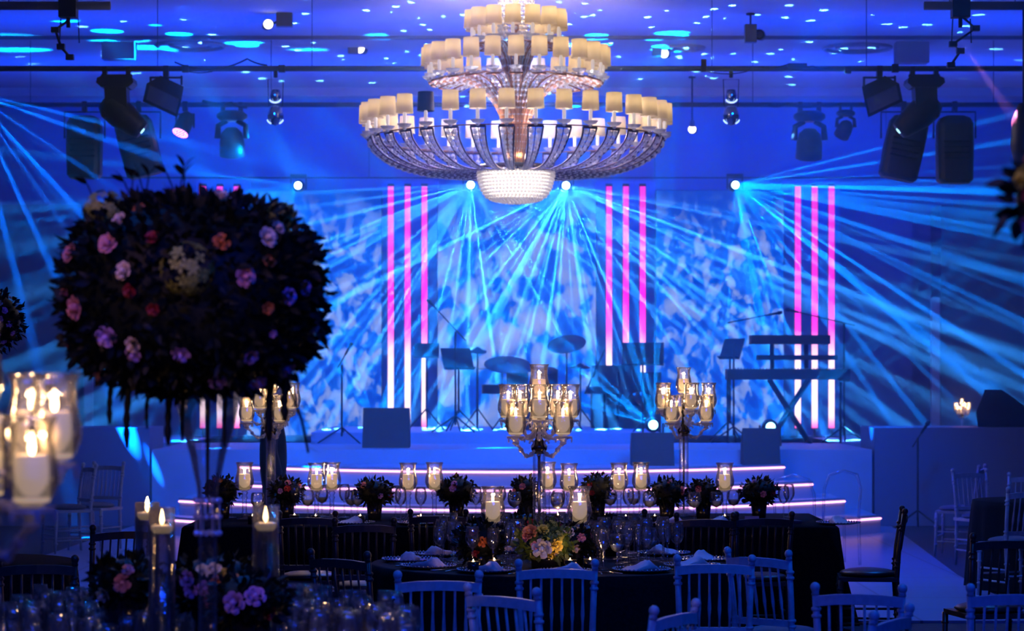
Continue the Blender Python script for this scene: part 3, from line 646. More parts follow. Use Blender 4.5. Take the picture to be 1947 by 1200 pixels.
# ------------------------------------------------------------------ band gear on the stage
ZS = .925; ZR = 1.075
GEAR = mk('gear_black', (.010, .012, .02), .6, noise=.2, nscale=20)
def wedge(x, Y, wpx, z, hpx, label, rz=0):
    s = Y/F; w_, h_ = wpx*s, hpx*s
    t = thing('monitor_speaker', (PX(x, Y), Y, z), rz, label, 'speaker')
    prof = [(-.26, 0), (.26, 0), (.26, h_*.55), (.05, h_), (-.05, h_), ]
    V = [(-w_/2, a, b) for a, b in prof]+[(w_/2, a, b) for a, b in prof]; n = len(prof)
    MB().add(V, [tuple(range(n-1, -1, -1)), tuple(range(n, 2*n))]+[(i, (i+1) % n, n+(i+1) % n, n+i) for i in range(n)], False).build('cabinet', GEAR, t)
    MB().box((0, -.20, h_*.5), (w_*.8, .03, h_*.5), Matrix.Rotation(R(-20), 4, 'X')).build('grille', GEAR, t)
wedge(735, 31.0, 88, ZS, 75, 'dark stage monitor left of the centre, beside a floor light')
wedge(1240, 29.6, 80, .75, 62, 'dark stage monitor behind the right candelabra')
wedge(1446, 29.7, 68, .75, 70, 'dark stage monitor in front of the keyboards')
def speaker_cab(x, Y, z, w, d, h, label):
    t = thing('speaker_cabinet', (PX(x, Y), Y, z), 0, label, 'speaker')
    MB().box((0, 0, h/2), (w, d, h)).build('cabinet', GEAR, t); MB().lathe([(0, 0), (w*.35, 0), (w*.33, .02), (0, .05)], 20, Matrix.Translation((0, -d/2-.01, h*.5)) @ Matrix.Rotation(R(90), 4, 'X')).build('cone', BLKG, t)
speaker_cab(1170, 35.6, ZS, .7, .5, 1.05, 'dark amplifier stack right of the drum kit')
speaker_cab(1215, 35.3, ZS, .6, .5, .95, 'squat amplifier below the wide music desk')
def music_stand(x, Y, z, ztop, wpx, hpx, label, rz=0, tilt=20):
    s = Y/F; t = thing('music_stand', (PX(x, Y), Y, z), rz, label, 'music stand'); zt = ztop-z
    m = MB(); m.tube([(0, 0, .25), (0, 0, zt)], .014, 8); m.build('pole', GEAR, t)
    m = MB()
    for a in (90, 210, 330): m.tube([(0, 0, .3), (.28*math.cos(R(a)), .28*math.sin(R(a)), .015)], .010, 6)
    m.build('tripod', GEAR, t)
    M = Matrix.Translation((0, -.02, zt)) @ Matrix.Rotation(R(-tilt), 4, 'X')
    m = MB(); m.box((0, 0, hpx*s/2), (wpx*s, .012, hpx*s), M); m.box((0, -.03, 0), (wpx*s, .07, .012), M); m.build('desk', GEAR, t)
music_stand(872, 33.0, ZR, PZ(702, 33), 62, 44, 'tilted music stand left of the drum kit', R(25), 25)
music_stand(811, 34.0, ZR, PZ(680, 34), 48, 28, 'small music stand by the third left light bar', 0, 15)
music_stand(1222, 33.0, ZS, PZ(694, 33), 80, 44, 'wide music stand in front of the right light bars', R(-5), 15)
music_stand(1388, 33.6, ZS, PZ(682, 33.6), 44, 44, 'angled music stand left of the keyboards', R(-35), 30)
def mic_stand(x, Y, z, zt, boom, label, base='tripod'):
    t = thing('microphone_stand', (PX(x, Y), Y, z), 0, label, 'microphone stand'); h = zt-z
    MB().tube([(0, 0, .1), (0, 0, h)], .013, 8).build('pole', GEAR, t)
    m = MB()
    for a in (80, 200, 320): m.tube([(0, 0, .22), (.33*math.cos(R(a)), .33*math.sin(R(a)), .012)], .011, 6)
    m.build('tripod', GEAR, t)
    s = Y/F; b0_ = Vector((boom[0]*s, 0, h-boom[1]*s)); b1_ = Vector((boom[2]*s, 0, h-boom[3]*s))
    MB().tube([b0_, b1_], .009, 6).build('boom', GEAR, t)
    d = (b1_-b0_).normalized(); MB().tube([b1_-d*.02, b1_+d*.10, b1_+d*.11, b1_+d*.16], [.014, .018, .028, .022], 10).build('microphone', GEAR, t)
mic_stand(866, 32.6, ZR, PZ(630, 32.6), (20, 18, -38, -44), 'microphone boom stand reaching up left of the drum kit')
mic_stand(650, 32.6, ZS, PZ(694, 32.6), (-8, 6, 8, -22), 'microphone stand right of the flower globe')
mic_stand(1605, 33.2, ZS, PZ(615, 33.2), (20, 4, -90, -22), 'tall microphone stand right of the keyboards')
mic_stand(1395, 33.0, ZS, PZ(650, 33.0), (-12, -36, 70, -52), 'microphone stand with a long flat boom left of the keyboards')
mic_stand(1745, 29.4, 0, PZ(832, 29.4), (-10, 18, 8, -10), 'microphone stand on the floor against the low right wall')
def drums():
    Y = 34.2; t = thing('drum_kit', (PX(1010, Y), Y, ZR), 0, 'dark drum kit with tilted cymbals in front of the centre screen', 'drum kit'); s = Y/F
    X = lambda x: (x-1010)*s
    Z = lambda y: PZ(y, Y)-ZR
    def drum(nm, c, r, h, M=Matrix()):
        MB().lathe([(0, 0), (r*.97, 0), (r*1.03, .01), (r, .02), (r, h-.02), (r*1.03, h-.01), (r*.97, h), (0, h)], 24, Matrix.Translation(c) @ M).build(nm, GEAR, t)
    drum('bass_drum', (X(1005), .25, .29), .28, .45, Matrix.Rotation(R(90), 4, 'X'))
    drum('tom_drum', (X(985), .0, .62), .14, .2, Matrix.Rotation(R(18), 4, 'X'))
    drum('tom_drum', (X(1040), .0, .62), .15, .22, Matrix.Rotation(R(18), 4, 'X'))
    drum('floor_tom', (X(1060), -.1, .22), .19, .36)
    drum('snare_drum', (X(940), -.25, .50), .17, .13)
    def cymbal(x, y, wpx, tx, ty, yy=0):
        st = MB().tube([(X(x), yy, .12), (X(x), yy, Z(y)+.04)], .012, 8)
        for a in (90, 210, 330): st.tube([(X(x), yy, .3), (X(x)+.24*math.cos(R(a)), yy+.24*math.sin(R(a)), .012)], .010, 6)
        st.build('cymbal_stand', GEAR, t)
        M = Matrix.Translation((X(x), yy, Z(y))) @ Matrix.Rotation(R(ty), 4, 'Y') @ Matrix.Rotation(R(tx), 4, 'X'); r = wpx*s/2
        MB().lathe([(0, .03), (.04, .025), (.05, .01), (r*.97, -.02), (r, -.022), (r*.97, -.026), (0, 0)], 28, M).build('cymbal', mk('cymbal', (.03, .03, .04), .5), t)
    cymbal(1077, 652, 74, 28, -9, -.1); cymbal(965, 691, 88, 22, 2, -.4); cymbal(908, 665, 36, 15, 4); cymbal(1104, 696, 42, 6, 0, .1); cymbal(1015, 700, 50, 8, -6, .3)
    m = MB(); m.tube([(X(908), -.5, .02), (X(908), -.5, Z(702)), (X(955), -.5, Z(700)), (X(955), -.5, .02)], .012, 6); m.build('rack', GEAR, t)
    m = MB(); m.lathe([(0, .48), (.17, .48), (.18, .53), (.16, .56), (0, .56)], 18, Matrix.Translation((X(1000), .75, 0))); m.tube([(X(1000), .75, 0.02), (X(1000), .75, .5)], .02, 8); m.build('stool', GEAR, t)
    MB().box((X(1150), .1, .55), (.5, .4, .10)).build('percussion_tray', GEAR, t)
    m = MB(); m.tube([(X(1150), .1, .02), (X(1150), .1, .52)], .02, 8); m.tube([(X(1112), -.1, .5), (X(1150), -.1, Z(664))], .014, 6); m.build('tray_stand', GEAR, t)
drums()
def keyboards():
    Y = 33.0; s = Y/F; t = thing('keyboard_rig', (PX(1495, Y), Y, ZS), 0, 'two keyboards stacked on a black crossed stand at right of the stage', 'keyboards')
    X = lambda x: (x-1495)*s
    Z = lambda y: PZ(y, Y)-ZS
    m = MB().box((X(1497), 0, Z(712)), (232*s, .38, 20*s)); m.box((X(1605), 0, Z(714)), (12*s, .42, 24*s)); lo = m.build('lower_keyboard', GEAR, t)
    m = MB().box((X(1502), .05, Z(646)), (150*s, .32, 17*s), ); up = m.build('upper_keyboard', GEAR, t)
    m = MB()
    for k in range(36): m.box((X(1395)+k*.042, -.17, Z(701)), (.018, .08, .01))
    m.build('black_keys', BLKG, lo)
    MB().box((X(1515), 0, Z(680)), (150*s, .28, 9*s)).build('mixer', GEAR, t)
    for sx in (1, -1):
        m = MB()
        for yy in (-.16, .16): m.tube([(X(1500)-sx*.26, yy, .02), (X(1500)+sx*.26, yy, Z(722))], .022, 8)
        m.tube([(X(1500)-sx*.26, -.28, .02), (X(1500)-sx*.26, .28, .02)], .02, 6)
        m.build('cross_leg', GEAR, t)
    for x in (1470, 1535):
        m = MB(); m.tube([(X(x), .1, Z(704)), (X(x), .16, Z(650))], .03, 8); m.build('riser_post', GEAR, t)
    for x in (1385, 1600): MB().tube([(X(x), .1, .0), (X(x), .1, Z(716))], .016, 8).build('end_post', GEAR, t)
keyboards()
def dark_mound(x, Y, label):  # mound standing in for an unidentified dark shape
    t = thing('dark_shape', (PX(x, Y), Y, 1.19), 0, label, 'covered equipment')
    V = []; rr = random.Random(4)
    secs = [(0, .42, .25), (.18, .36, .22), (.36, .20, .14), (.46, .10, .08)]
    for z, a, b in secs:
        for i in range(14): q = 2*PI*i/14; V.append((a*math.cos(q)*(1+rr.uniform(-.08, .08))-z*.55+.1, b*math.sin(q), z))
    MB().add(V, [tuple(range(13, -1, -1)), tuple(42+i for i in range(14))]+[(r*14+i, r*14+(i+1) % 14, (r+1)*14+(i+1) % 14, (r+1)*14+i) for r in range(3) for i in range(14)]).build('mound', BLACKCLOTH, t)
dark_mound(1912, 30.5, 'dark unidentified shape on top of the low right wall')

# ------------------------------------------------------------------ candles, candelabra, hurricanes
FLM = MB().lathe([(0, 0), (.0045, .005), (.0062, .013), (.0045, .026), (.0015, .038), (0, .042)], 10).mesh('flame', FLAME)
WICK = MB().tube([(0, 0, 0), (.0, 0, .012)], .001, 5).mesh('wick', BLKG)
def candle(parent, loc, r, h, energy=.0, fl=.85, name='candle'):
    prof = [(0, 0), (r*.96, 0), (r, .004), (r, h-.006), (r*.93, h), (r*.55, h-.008), (0, h-.012)]
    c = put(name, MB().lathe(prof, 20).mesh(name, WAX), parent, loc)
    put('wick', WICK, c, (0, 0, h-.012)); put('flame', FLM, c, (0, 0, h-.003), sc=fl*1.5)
    if energy:
        L = bpy.data.lights.new('candle_light', 'POINT'); L.energy = energy; L.color = (1, .55, .22); L.shadow_soft_size = .012
        o = bpy.data.objects.new('candle_light', L); COL.objects.link(o); o.parent = c; o.location = (0, 0, h+.035)
    return c
HUR = [(.018, 0), (.03, .004), (.048, .022), (.060, .055), (.0595, .085), (.052, .12), (.047, .15), (.050, .18), (.058, .200), (.0565, .200), (.0485, .18), (.0455, .15), (.0505, .12), (.058, .085), (.0585, .055), (.046, .024), (.028, .008), (.0, .006)]
HURM = MB().lathe(HUR, 28, cap=False).mesh('hurricane_shade', GLASS)
CUPM = MB().lathe([(.0, -.05), (.012, -.05), (.022, -.042), (.014, -.034), (.024, -.02), (.04, -.012), (.055, -.002), (.04, -.004), (.02, .0), (.0, .002)], 14, smooth=False).mesh('candle_cup', CRYS)
def candelabra(loc, label, energy=1.7, rz=0., light=True):
    t = thing('crystal_candelabra', loc, rz, label, 'candelabra')
    MB().lathe([(0, 0), (.13, 0), (.135, .012), (.10, .03), (.05, .045), (.045, .06)], 24).build('base', THICK, t)
    MB().lathe([(.036, .05), (.038, .10), (.036, .2), (.036, .58), (.040, .62), (0, .62)], 18, cap=False).build('glass_column', THICK, t)
    MB().tube([(0, 0, .05), (0, 0, .64)], .008, 8).build('core_rod', STEEL, t)
    MB().lathe([(0, .60), (.03, .60), (.045, .625), (.047, .645), (.03, .67), (.018, .69), (.012, .76), (.02, .78), (.012, .80), (.010, .90), (0, .90)], 16).build('hub', BLKG, t)
    def branch(a, r, z_from, z_cup, main=True):
        ca, sa = math.cos(a), math.sin(a)
        pts = []
        if r > 0:
            for u in [i/12 for i in range(13)]:
                rr_ = .02+(r-.02)*u; dz = -.055*math.sin(PI*min(1, u*1.15)); z = z_from+(z_cup-.05-z_from)*u**2+dz
                pts.append((rr_*ca, rr_*sa, z))
            ar = MB().tube(pts, .0085, 8); cu = []
            for q in range(9): g = PI*1.5*q/8; cu.append(((r*.32+.018*math.cos(g))*ca, (r*.32+.018*math.cos(g))*sa, z_from+.02+.018*math.sin(g)))
            ar.tube(cu, .006, 6)
            for u in (3, 6, 9): ar.ball(pts[u], .015, 8, 5, False)
            A = ar.build('branch', CRYS, t)
        cup = put('candle_cup', CUPM, t, (r*ca, r*sa, z_cup))
        dr = MB()
        for q in range(5): g = 2*PI*q/5; dr.ball((.05*math.cos(g), .05*math.sin(g), -.022), (.006, .006, .016), 6, 4, False)
        dr.tube([(.05*math.cos(2*PI*q/16), .05*math.sin(2*PI*q/16), -.012) for q in range(17)], .003, 4, False)
        put('crystal_drops', dr.mesh('crystal_drops', CRYS), cup)
        put('hurricane_shade', HURM, t, (r*ca, r*sa, z_cup))
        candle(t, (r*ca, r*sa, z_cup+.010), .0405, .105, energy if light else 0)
    for k in range(5): branch(R(-90+72*k), .187, .74, .80)
    for k in range(3): branch(R(-45-90*k if k < 2 else 90), .19, .64, .705)
    branch(0, 0, .8, .915)
    return t
TZ = .75
c1 = candelabra((PX(1025, 14.2), 14.2, TZ+.012), 'tall crystal candelabra rising from the flowers on the round table in the middle')
for (x, Y, lb) in ((1300, 18.5, 'tall crystal candelabra on the long table, right of centre'), (515, 18.5, 'tall crystal candelabra on the long table, partly hidden under the flower globe')):
    dup(c1, (PX(x, Y), Y, TZ+.012), R(12 if x > 1000 else -20), lb)
dup(c1, (PX(-44, 5.6), 5.6, TZ+.06), R(6), 'large blurred candelabra of glowing candles at the left edge of the frame')
dup(c1, (PX(1829, 34.0), 34.0, PZ(775, 34)-.45), 0, 'small candelabra built in place of a mirror reflection above the low right wall', sc=.52)  # reduced copy standing where a mirror image would be
tag(MB().box((0, 0, (PZ(775, 34)-.45)/2), (.5, .4, PZ(775, 34)-.45)).build('pedestal', BLK, None, (PX(1829, 34.0), 34.0, 0)), 'added black pedestal under the mirror-image candelabra behind the low right wall', 'pedestal')

def candlestick(loc, label, sc=1.):
    t = thing('hurricane_candlestick', loc, 0, label, 'candle holder', sc=sc)
    MB().lathe([(0, 0), (.055, 0), (.058, .01), (.03, .02), (.02, .03), (.024, .045), (.018, .06), (.018, .15), (.026, .165), (.016, .18), (.028, .20), (.02, .215), (0, .22)], 16).build('stem', THICK, t)
    g = MB().lathe([(r*1.18, z*1.08) for r, z in HUR], 28, cap=False).build('hurricane_glass', GLASS, t, (0, 0, .215))
    candle(t, (0, 0, .228), .042, .115, 2.2)
    return t
h0 = candlestick((PX(937, 14.0), 14.0, TZ+.012), 'glass hurricane candlestick left of the tall middle candelabra, on the round table', .98)
dup(h0, (PX(1102, 14.0), 14.0, TZ+.012), 0, 'glass hurricane candlestick right of the tall middle candelabra, on the round table', sc=.98)
YT = 18.0
for x, dy, lb in ((465, .1, 'candlestick at the far left of the long table, left of the half hidden candelabra'), (602, 0, 'left one of the touching pair of candlesticks on the long table'), (631, .1, 'right one of the touching pair of candlesticks on the long table'),
                  (776, 0, 'candlestick on the long table just right of a dark flower ball, fourth from the left'), (826, .1, 'candlestick on the long table left of the second dark flower ball'), (1041, .2, 'candlestick on the long table half hidden behind the middle glass column'),
                  (1082, -.1, 'candlestick on the long table just right of the middle candelabra column'), (1177, 0, 'left one of the two candlesticks before the right candelabra'), (1219, .1, 'right one of the two candlesticks before the right candelabra'), (1378, 0, 'rightmost candlestick of the long table, between two flower balls')):
    dup(h0, (PX(x, YT+dy), YT+dy, TZ+.012), rnd.uniform(0, 3), lb, sc=.97)

# ------------------------------------------------------------------ flowers
def rose_mesh(col, seed=0):
    rr = random.Random(seed); m = MB()
    m.ball((0, 0, .30), (.26, .26, .42), 8, 6)
    for ringi, (n, r, tilt, h, wd) in enumerate(((3, .20, 8, .74, .34), (4, .33, 18, .72, .40), (5, .50, 34, .68, .46), (6, .68, 55, .60, .52))):
        for k in range(n):
            a = 2*PI*k/n+ringi*.6+rr.uniform(-.1, .1); V = []; Fc = []
            tt = R(tilt+rr.uniform(-5, 5))
            for i in range(5):
                u = i/4
                for j in range(5):
                    v = j/4-.5; ww = wd*math.sin(PI*(.18+.62*u))*1.15
                    rad = r*.35+h*math.sin(tt)*u+.09*u*u*(1 if i == 4 else 0); z = h*math.cos(tt)*u-(.05 if i == 4 else 0)
                    ang = a+v*ww*2/(r+.25)*.9; V.append((rad*math.cos(ang)*(1-.08*abs(v)), rad*math.sin(ang)*(1-.08*abs(v)), z-.04*v*v*4))
            for i in range(4):
                for j in range(4): q = i*5+j; Fc.append((q, q+1, q+6, q+5))
            m.add(V, Fc)
    return m.mesh('rose', ROSE[col])
ROSEM = {k: rose_mesh(k, i) for i, k in enumerate(ROSE)}
def hyd_mesh():
    rr = random.Random(5); m = MB()
    for k in range(70):
        u = rr.uniform(0, 1); a = rr.uniform(0, 2*PI); z = 1-2*u*.8; q = math.sqrt(max(0, 1-z*z)); c = Vector((q*math.cos(a), q*math.sin(a), z))
        Mx = Matrix.Translation(c*.9) @ c.to_track_quat('Z', 'Y').to_matrix().to_4x4() @ Matrix.Rotation(rr.uniform(0, 1.5), 4, 'Z')
        for p in range(4):
            g = PI/2*p; m.add([(0, 0, 0), (.16*math.cos(g-.5), .16*math.sin(g-.5), .04), (.26*math.cos(g), .26*math.sin(g), .02), (.16*math.cos(g+.5), .16*math.sin(g+.5), .04)], [(0, 1, 2, 3)], True, Mx)
    return m.mesh('hydrangea', GREENF)
HYDM = hyd_mesh()
def leaf(m, base, d, L, W, roll=0., curl=.3):
    d = Vector(d).normalized(); Q = Matrix.Translation(base) @ d.to_track_quat('Y', 'Z').to_matrix().to_4x4() @ Matrix.Rotation(roll, 4, 'Y')
    V = []
    for u, w_ in ((0, .06), (.25, .8), (.5, 1), (.75, .7), (1, .02)):
        z = -curl*L*u*u
        V += [(-W*w_/2, L*u, z+.12*W*w_), (0, L*u, z), (W*w_/2, L*u, z+.12*W*w_)]
    Fc = []
    for i in range(4): Fc += [(3*i, 3*i+1, 3*i+4, 3*i+3), (3*i+1, 3*i+2, 3*i+5, 3*i+4)]
    m.add(V, Fc, True, Q)
def sup(n, p):
    q = (abs(n.x)**p+abs(n.y)**p+abs(n.z)**p)**(-1/p); return n*q
def flower_ball(name, loc, rad, nleaf, roses, label, cat, seed, mat=LEAF, leafL=.07, p=2., group=None, rz=0.):
    """rad = (rx, ry, rz); roses = [(azimuth deg (−90 faces the camera), elevation deg, colour, size)]"""
    rr = random.Random(seed); t = thing(name, loc, rz, label, cat, group)
    m = MB(); rx, ry, rz_ = rad
    core = MB(); core.ball((0, 0, 0), 1, 24, 16)
    core.v = [Vector((q.x*rx, q.y*ry, q.z*rz_))*(.90+.03*math.sin(9*q.x+seed)*math.sin(8*q.z+seed)) for q in [sup(Vector(v).normalized(), p) for v in core.v]]
    m.v += core.v; m.f += core.f; m.sm += core.sm
    for k in range(nleaf):
        z = rr.uniform(-1, 1); a = rr.uniform(0, 2*PI); q = math.sqrt(1-z*z); n = sup(Vector((q*math.cos(a), q*math.sin(a), z)), p); f = rr.uniform(.82, 1.0)
        b = Vector((n.x*rx*f, n.y*ry*f, n.z*rz_*f)); d = n+Vector((rr.uniform(-.9, .9), rr.uniform(-.9, .9), rr.uniform(-.9, .9)))*.9
        leaf(m, b, d, leafL*rr.uniform(.6, 1.3), leafL*.5*rr.uniform(.7, 1.2), rr.uniform(0, 6), rr.uniform(-.2, .5))
    m.build('foliage', mat, t)
    for az, el, colr, sz in roses:
        n = az if el is None else Vector((math.cos(R(el))*math.cos(R(az)), math.cos(R(el))*math.sin(R(az)), math.sin(R(el))))
        sz *= 1.12
        me = HYDM if colr == 'green' else ROSEM[colr]
        o = put('hydrangea' if colr == 'green' else 'rose', me, t, (n.x*rx*.97, n.y*ry*.97, n.z*rz_*.97)); o.scale = (sz, sz, sz)
        o.rotation_euler = (n+Vector((rr.uniform(-.2, .2), rr.uniform(-.2, .2), rr.uniform(-.2, .2)))).to_track_quat('Z', 'Y').to_euler()
    return t
def pxroses(cx, cy, Y, rad, L, p=2.):
    """roses given where the photograph shows them on the front of the ball"""
    out = []
    for x, y, c, s in L:
        u = (x-cx)*Y/F/rad[0]; v = -(y-cy)*Y/F/rad[2]
        q = (abs(u)**p+abs(v)**p)**(1/p)
        if q > .985: u, v = u/q*.985, v/q*.985
        w_ = max(0, 1-abs(u)**p-abs(v)**p)**(1/p); out.append((Vector((u, -w_, v)), None, c, s))
    return out
YG = 7.5; RG = (.395, .36, .300)
LR = [(235, 472, 'pink', .036), (252, 428, 'cream', .030), (285, 404, 'orange', .022), (335, 372, 'pink', .034), (432, 372, 'cream', .03), (155, 488, 'pink', .034), (268, 524, 'cream', .032), (278, 560, 'red', .024), (172, 590, 'pink', .042), (143, 566, 'pink', .028), (490, 534, 'pink', .036), (448, 470, 'orange', .030), (528, 460, 'cream', .036), (545, 440, 'cream', .026), (534, 505, 'orange', .024), (566, 570, 'lilac', .032), (594, 552, 'lilac', .028), (620, 541, 'orange', .022), (232, 645, 'lilac', .038), (282, 660, 'cream', .028), (282, 676, 'lilac', .030), (371, 676, 'lilac', .032), (497, 682, 'lilac', .028), (318, 462, 'red', .024), (432, 727, 'lilac', .034), (500, 728, 'lilac', .034), (176, 738, 'pink', .030), (110, 668, 'red', .028), (322, 595, 'red', .022), (575, 385, 'green', .04), (205, 400, 'green', .06), (385, 520, 'green', .075), (590, 730, 'lilac', .03), (610, 625, 'pink', .024), (540, 640, 'lilac', .014), (532, 592, 'orange', .022)]
gt = flower_ball('flower_globe', P(368, 560, YG), RG, 4200, pxroses(368, 560, YG, RG, LR, 2.7), 'huge dark globe of roses and leaves on a tall glass vase in the left foreground', 'flowers', 8, leafL=.042, p=2.7)
# lobes, sprigs above and dangling strands below, all part of the arrangement
rr = random.Random(21); m = MB()
for k in range(9):
    a = rr.uniform(60, 130); x = .30*math.cos(R(a))-.12; b = Vector((x, rr.uniform(-.1, .1), .27)); d = Vector((rr.uniform(-.8, .3), 0, 1)); e = b+d.normalized()*rr.uniform(.06, .13)
    b.z -= .06; m = MB(); m.tube([b, e], .0025, 5)
    leaf(m, e, d+Vector((.3, 0, 0)), .05, .02, 0); leaf(m, e, d+Vector((-.6, .1, 0)), .045, .02, 1); leaf(m, (b+e)/2, (1, 0, .4), .04, .018, 0); m.build('sprig', LEAF, gt)
for x, yb, w_ in ((247, 852, .010), (325, 846, .010), (432, 850, .006), (352, 838, .006), (285, 815, .006), (215, 806, .008), (515, 838, .012), (545, 800, .012)):
    X = (x-368)*YG/F; zt = -.20; zb_ = -(yb-560)*YG/F
    pts = [(X+.003*math.sin(6*u), -.05, zt+(zb_-zt)*u) for u in [i/12 for i in range(13)]]
    MB().tube(pts, [w_*(1-.2*math.sin(3*i)) for i in range(12)]+[w_*.5], 7).build('hanging_strand', LEAF, gt)
m = MB()
for k in range(16):           # the feathery frond at lower right
    X = .30+.003*k; z = -.30-.011*k; leaf(m, (X, -.02, z), (1, 0, -.25 if k % 2 else .3), .045, .010, 0, .1)
m.tube([(.28, -.02, -.25), (.33, -.02, -.38), (.35, -.02, -.48)], .004, 5)
m.build('frond', LEAF, gt)
zv = P(0, 800, YG).z
vz = thing('tall_glass_vase', (PX(395, YG+.1), YG+.1, TZ+.012), 0, 'tall flared glass vase holding up the flower globe', 'vase')
MB().lathe([(0, 0), (.11, 0), (.11, .015), (.04, .035), (.03, .09), (.028, .40), (.030, .62), (.034, .70), (.055, .80), (.085, .90), (.105, 1.0), (.101, 1.0), (.081, .90), (.051, .80), (.030, .70), (.024, .62), (0, .60)], 28, cap=False).build('vase_body', GLASS, vz)
m = MB()
for k in range(3):
    for i in range(12): m.ball((.036*math.cos(2*PI*i/12), .036*math.sin(2*PI*i/12), .56+.05*k), .0095, 6, 4, False)
for i in range(6): a = 2*PI*i/6; m.tube([(.036*math.cos(a), .036*math.sin(a), .55), (.036*math.cos(a), .036*math.sin(a), .67)], .003, 4)
m.build('crystal_collar', CRYS, vz)
MB().tube([(0, 0, .62), (0, 0, 1.1)], [.004, .009], 8).build('stems', STEM, vz)
# flower ball cut by the right edge, high up
RB = (.33, .3, .145)
fb = flower_ball('flower_globe', P(2198, 368, 5.3), RB, 500, pxroses(2198, 368, 5.3, RB, [(1925, 345, 'yellow', .03), (1915, 470, 'red', .022), (1935, 300, 'orange', .025), (1942, 430, 'lilac', .03), (1930, 380, 'red', .02)]), 'dark flower globe cut by the right edge, with yellow and red blooms', 'flowers', 9, leafL=.05)
vz2 = thing('tall_glass_vase', (PX(2198, 5.4), 5.4, TZ+.012), 0, 'tall glass vase under the flower globe cut by the right edge', 'vase')
MB().lathe([(0, 0), (.11, 0), (.11, .015), (.03, .05), (.025, .6), (.05, 1.0), (.10, 1.30), (.096, 1.30), (.045, 1.0), (0, .9)], 24, cap=False).build('vase_body', THICK, vz2)
# far left flower ball on another table
flower_ball('flower_globe', P(-20, 610, 14), (.19, .19, .18), 420, pxroses(-20, 610, 14, (.19, .19, .18), [(8, 578, 'white', .024), (18, 592, 'lilac', .024), (10, 608, 'pink', .026), (26, 618, 'lilac', .024), (6, 636, 'pink', .022), (30, 634, 'lilac', .02), (14, 650, 'lilac', .022), (22, 566, 'pink', .016), (2, 556, 'white', .016)]), 'small lit flower globe at the far left edge', 'flowers', 10, leafL=.04)
vz3 = thing('tall_glass_vase', (PX(-20, 14), 14, TZ+.012), 0, 'slim vase under the small flower globe at the far left', 'vase')
MB().lathe([(0, 0), (.1, 0), (.1, .015), (.03, .05), (.025, .6), (.05, 1.0), (.046, 1.0), (0, .9)], 20, cap=False).build('vase_body', THICK, vz3)
# small dark flower balls on the long table
def vase_ball(x, Y, wpx, hpx, label, seed, cols):
    s = Y/F; rx = wpx*s/2; rzz = hpx*s/2; zc = TZ+.012+.13+rzz*.75
    rr = random.Random(seed); ro = []
    for k, c in enumerate(cols): ro.append((rr.uniform(-165, -15), rr.uniform(-15, 55), c, rr.uniform(.024, .030)))
    t = flower_ball('rose_bouquet', (PX(x, Y), Y, zc), (rx, rx, rzz), 240, ro, label, 'flowers', seed, leafL=.04)
    m = MB().lathe([(0, -zc+TZ+.012), (.045, -zc+TZ+.012), (.05, -zc+TZ+.03), (.062, -rzz*.6), (.05, -rzz*.6), (0, -rzz*.7)], 18); m.build('vase', BLKG, t)
for i, (x, dy, wp, hp, cols, lb) in enumerate(((423, .2, 62, 52, ('orange', 'red', 'red'), 'dark flower ball at the left end of the long table'), (545, .3, 60, 48, ('lilac', 'pink', 'red', 'pink'), 'flower ball behind the half hidden candelabra'),
        (712, .1, 72, 48, ('lilac', 'pink', 'red'), 'dark rose ball between the pair of candlesticks and the fourth one'), (868, .2, 76, 52, ('pink', 'lilac', 'red', 'lilac'), 'wide dark rose ball left of the round table candlestick'), (1000, .2, 58, 50, ('pink', 'pink'), 'dark rose ball just left of the middle glass column'),
        (1136, .2, 56, 58, ('red', 'red'), 'dark rose ball behind the right round table candlestick'), (1268, .0, 66, 52, ('pink', 'red', 'pink'), 'dark rose ball at the foot of the right candelabra, left side'), (1337, .1, 58, 46, ('pink', 'red', 'pink'), 'dark rose ball right of the right candelabra'), (1443, .1, 72, 50, ('pink', 'lilac', 'red'), 'last dark rose ball at the right end of the long table'))):
    vase_ball(x, YT+dy, wp, hp, lb, 40+i, cols)
# low arrangements on the round tables
def low_flowers(x, y, Y, rad, roses, label, seed, mat=LEAF, vr=.07):
    p = P(x, y, Y); zc = max(p.z, TZ+.06+rad[2]*.7)
    t = flower_ball('low_flower_arrangement', (p.x, p.y, zc), rad, 260, pxroses(x, PPY(zc, Y), Y, rad, roses), label, 'flowers', seed, mat, leafL=.045)
    MB().lathe([(0, TZ+.012-zc), (vr, TZ+.012-zc), (vr*1.05, -rad[2]*.5), (0, -rad[2]*.5)], 18).build('vase', BLKG, t)
def PPY(z, Y): return 718+(1.8-z)*F/Y
low_flowers(1035, 1030, 13.45, (.155, .13, .10), [(1008, 1012, 'peach', .052), (1032, 1006, 'yellow', .036), (1048, 1000, 'green', .035), (1030, 1040, 'white', .062), (1056, 1034, 'yellow', .044), (1018, 1035, 'pink', .03), (1000, 1020, 'pink', .03), (1060, 1018, 'green', .035), (1048, 1052, 'yellow', .03), (1016, 1052, 'green', .03), (1060, 1048, 'cream', .026)], 'bright cream and yellow roses low on the round table', 61, LEAF2)
low_flowers(1085, 1028, 13.75, (.14, .12, .09), [(1068, 1030, 'white', .046), (1080, 1012, 'cream', .040), (1104, 1020, 'pink', .03), (1118, 1005, 'white', .028), (1134, 1034, 'orange', .03), (1094, 1040, 'cream', .03), (1060, 1004, 'red', .04), (1042, 1000, 'red', .03)], 'pale roses right of the bright cream bouquet on the round table', 62)
low_flowers(912, 1030, 13.6, (.13, .12, .115), [(918, 1028, 'orange', .034), (900, 1010, 'red', .026), (905, 1050, 'red', .026)], 'dark flower ball with one orange rose on the left of the round table', 63)
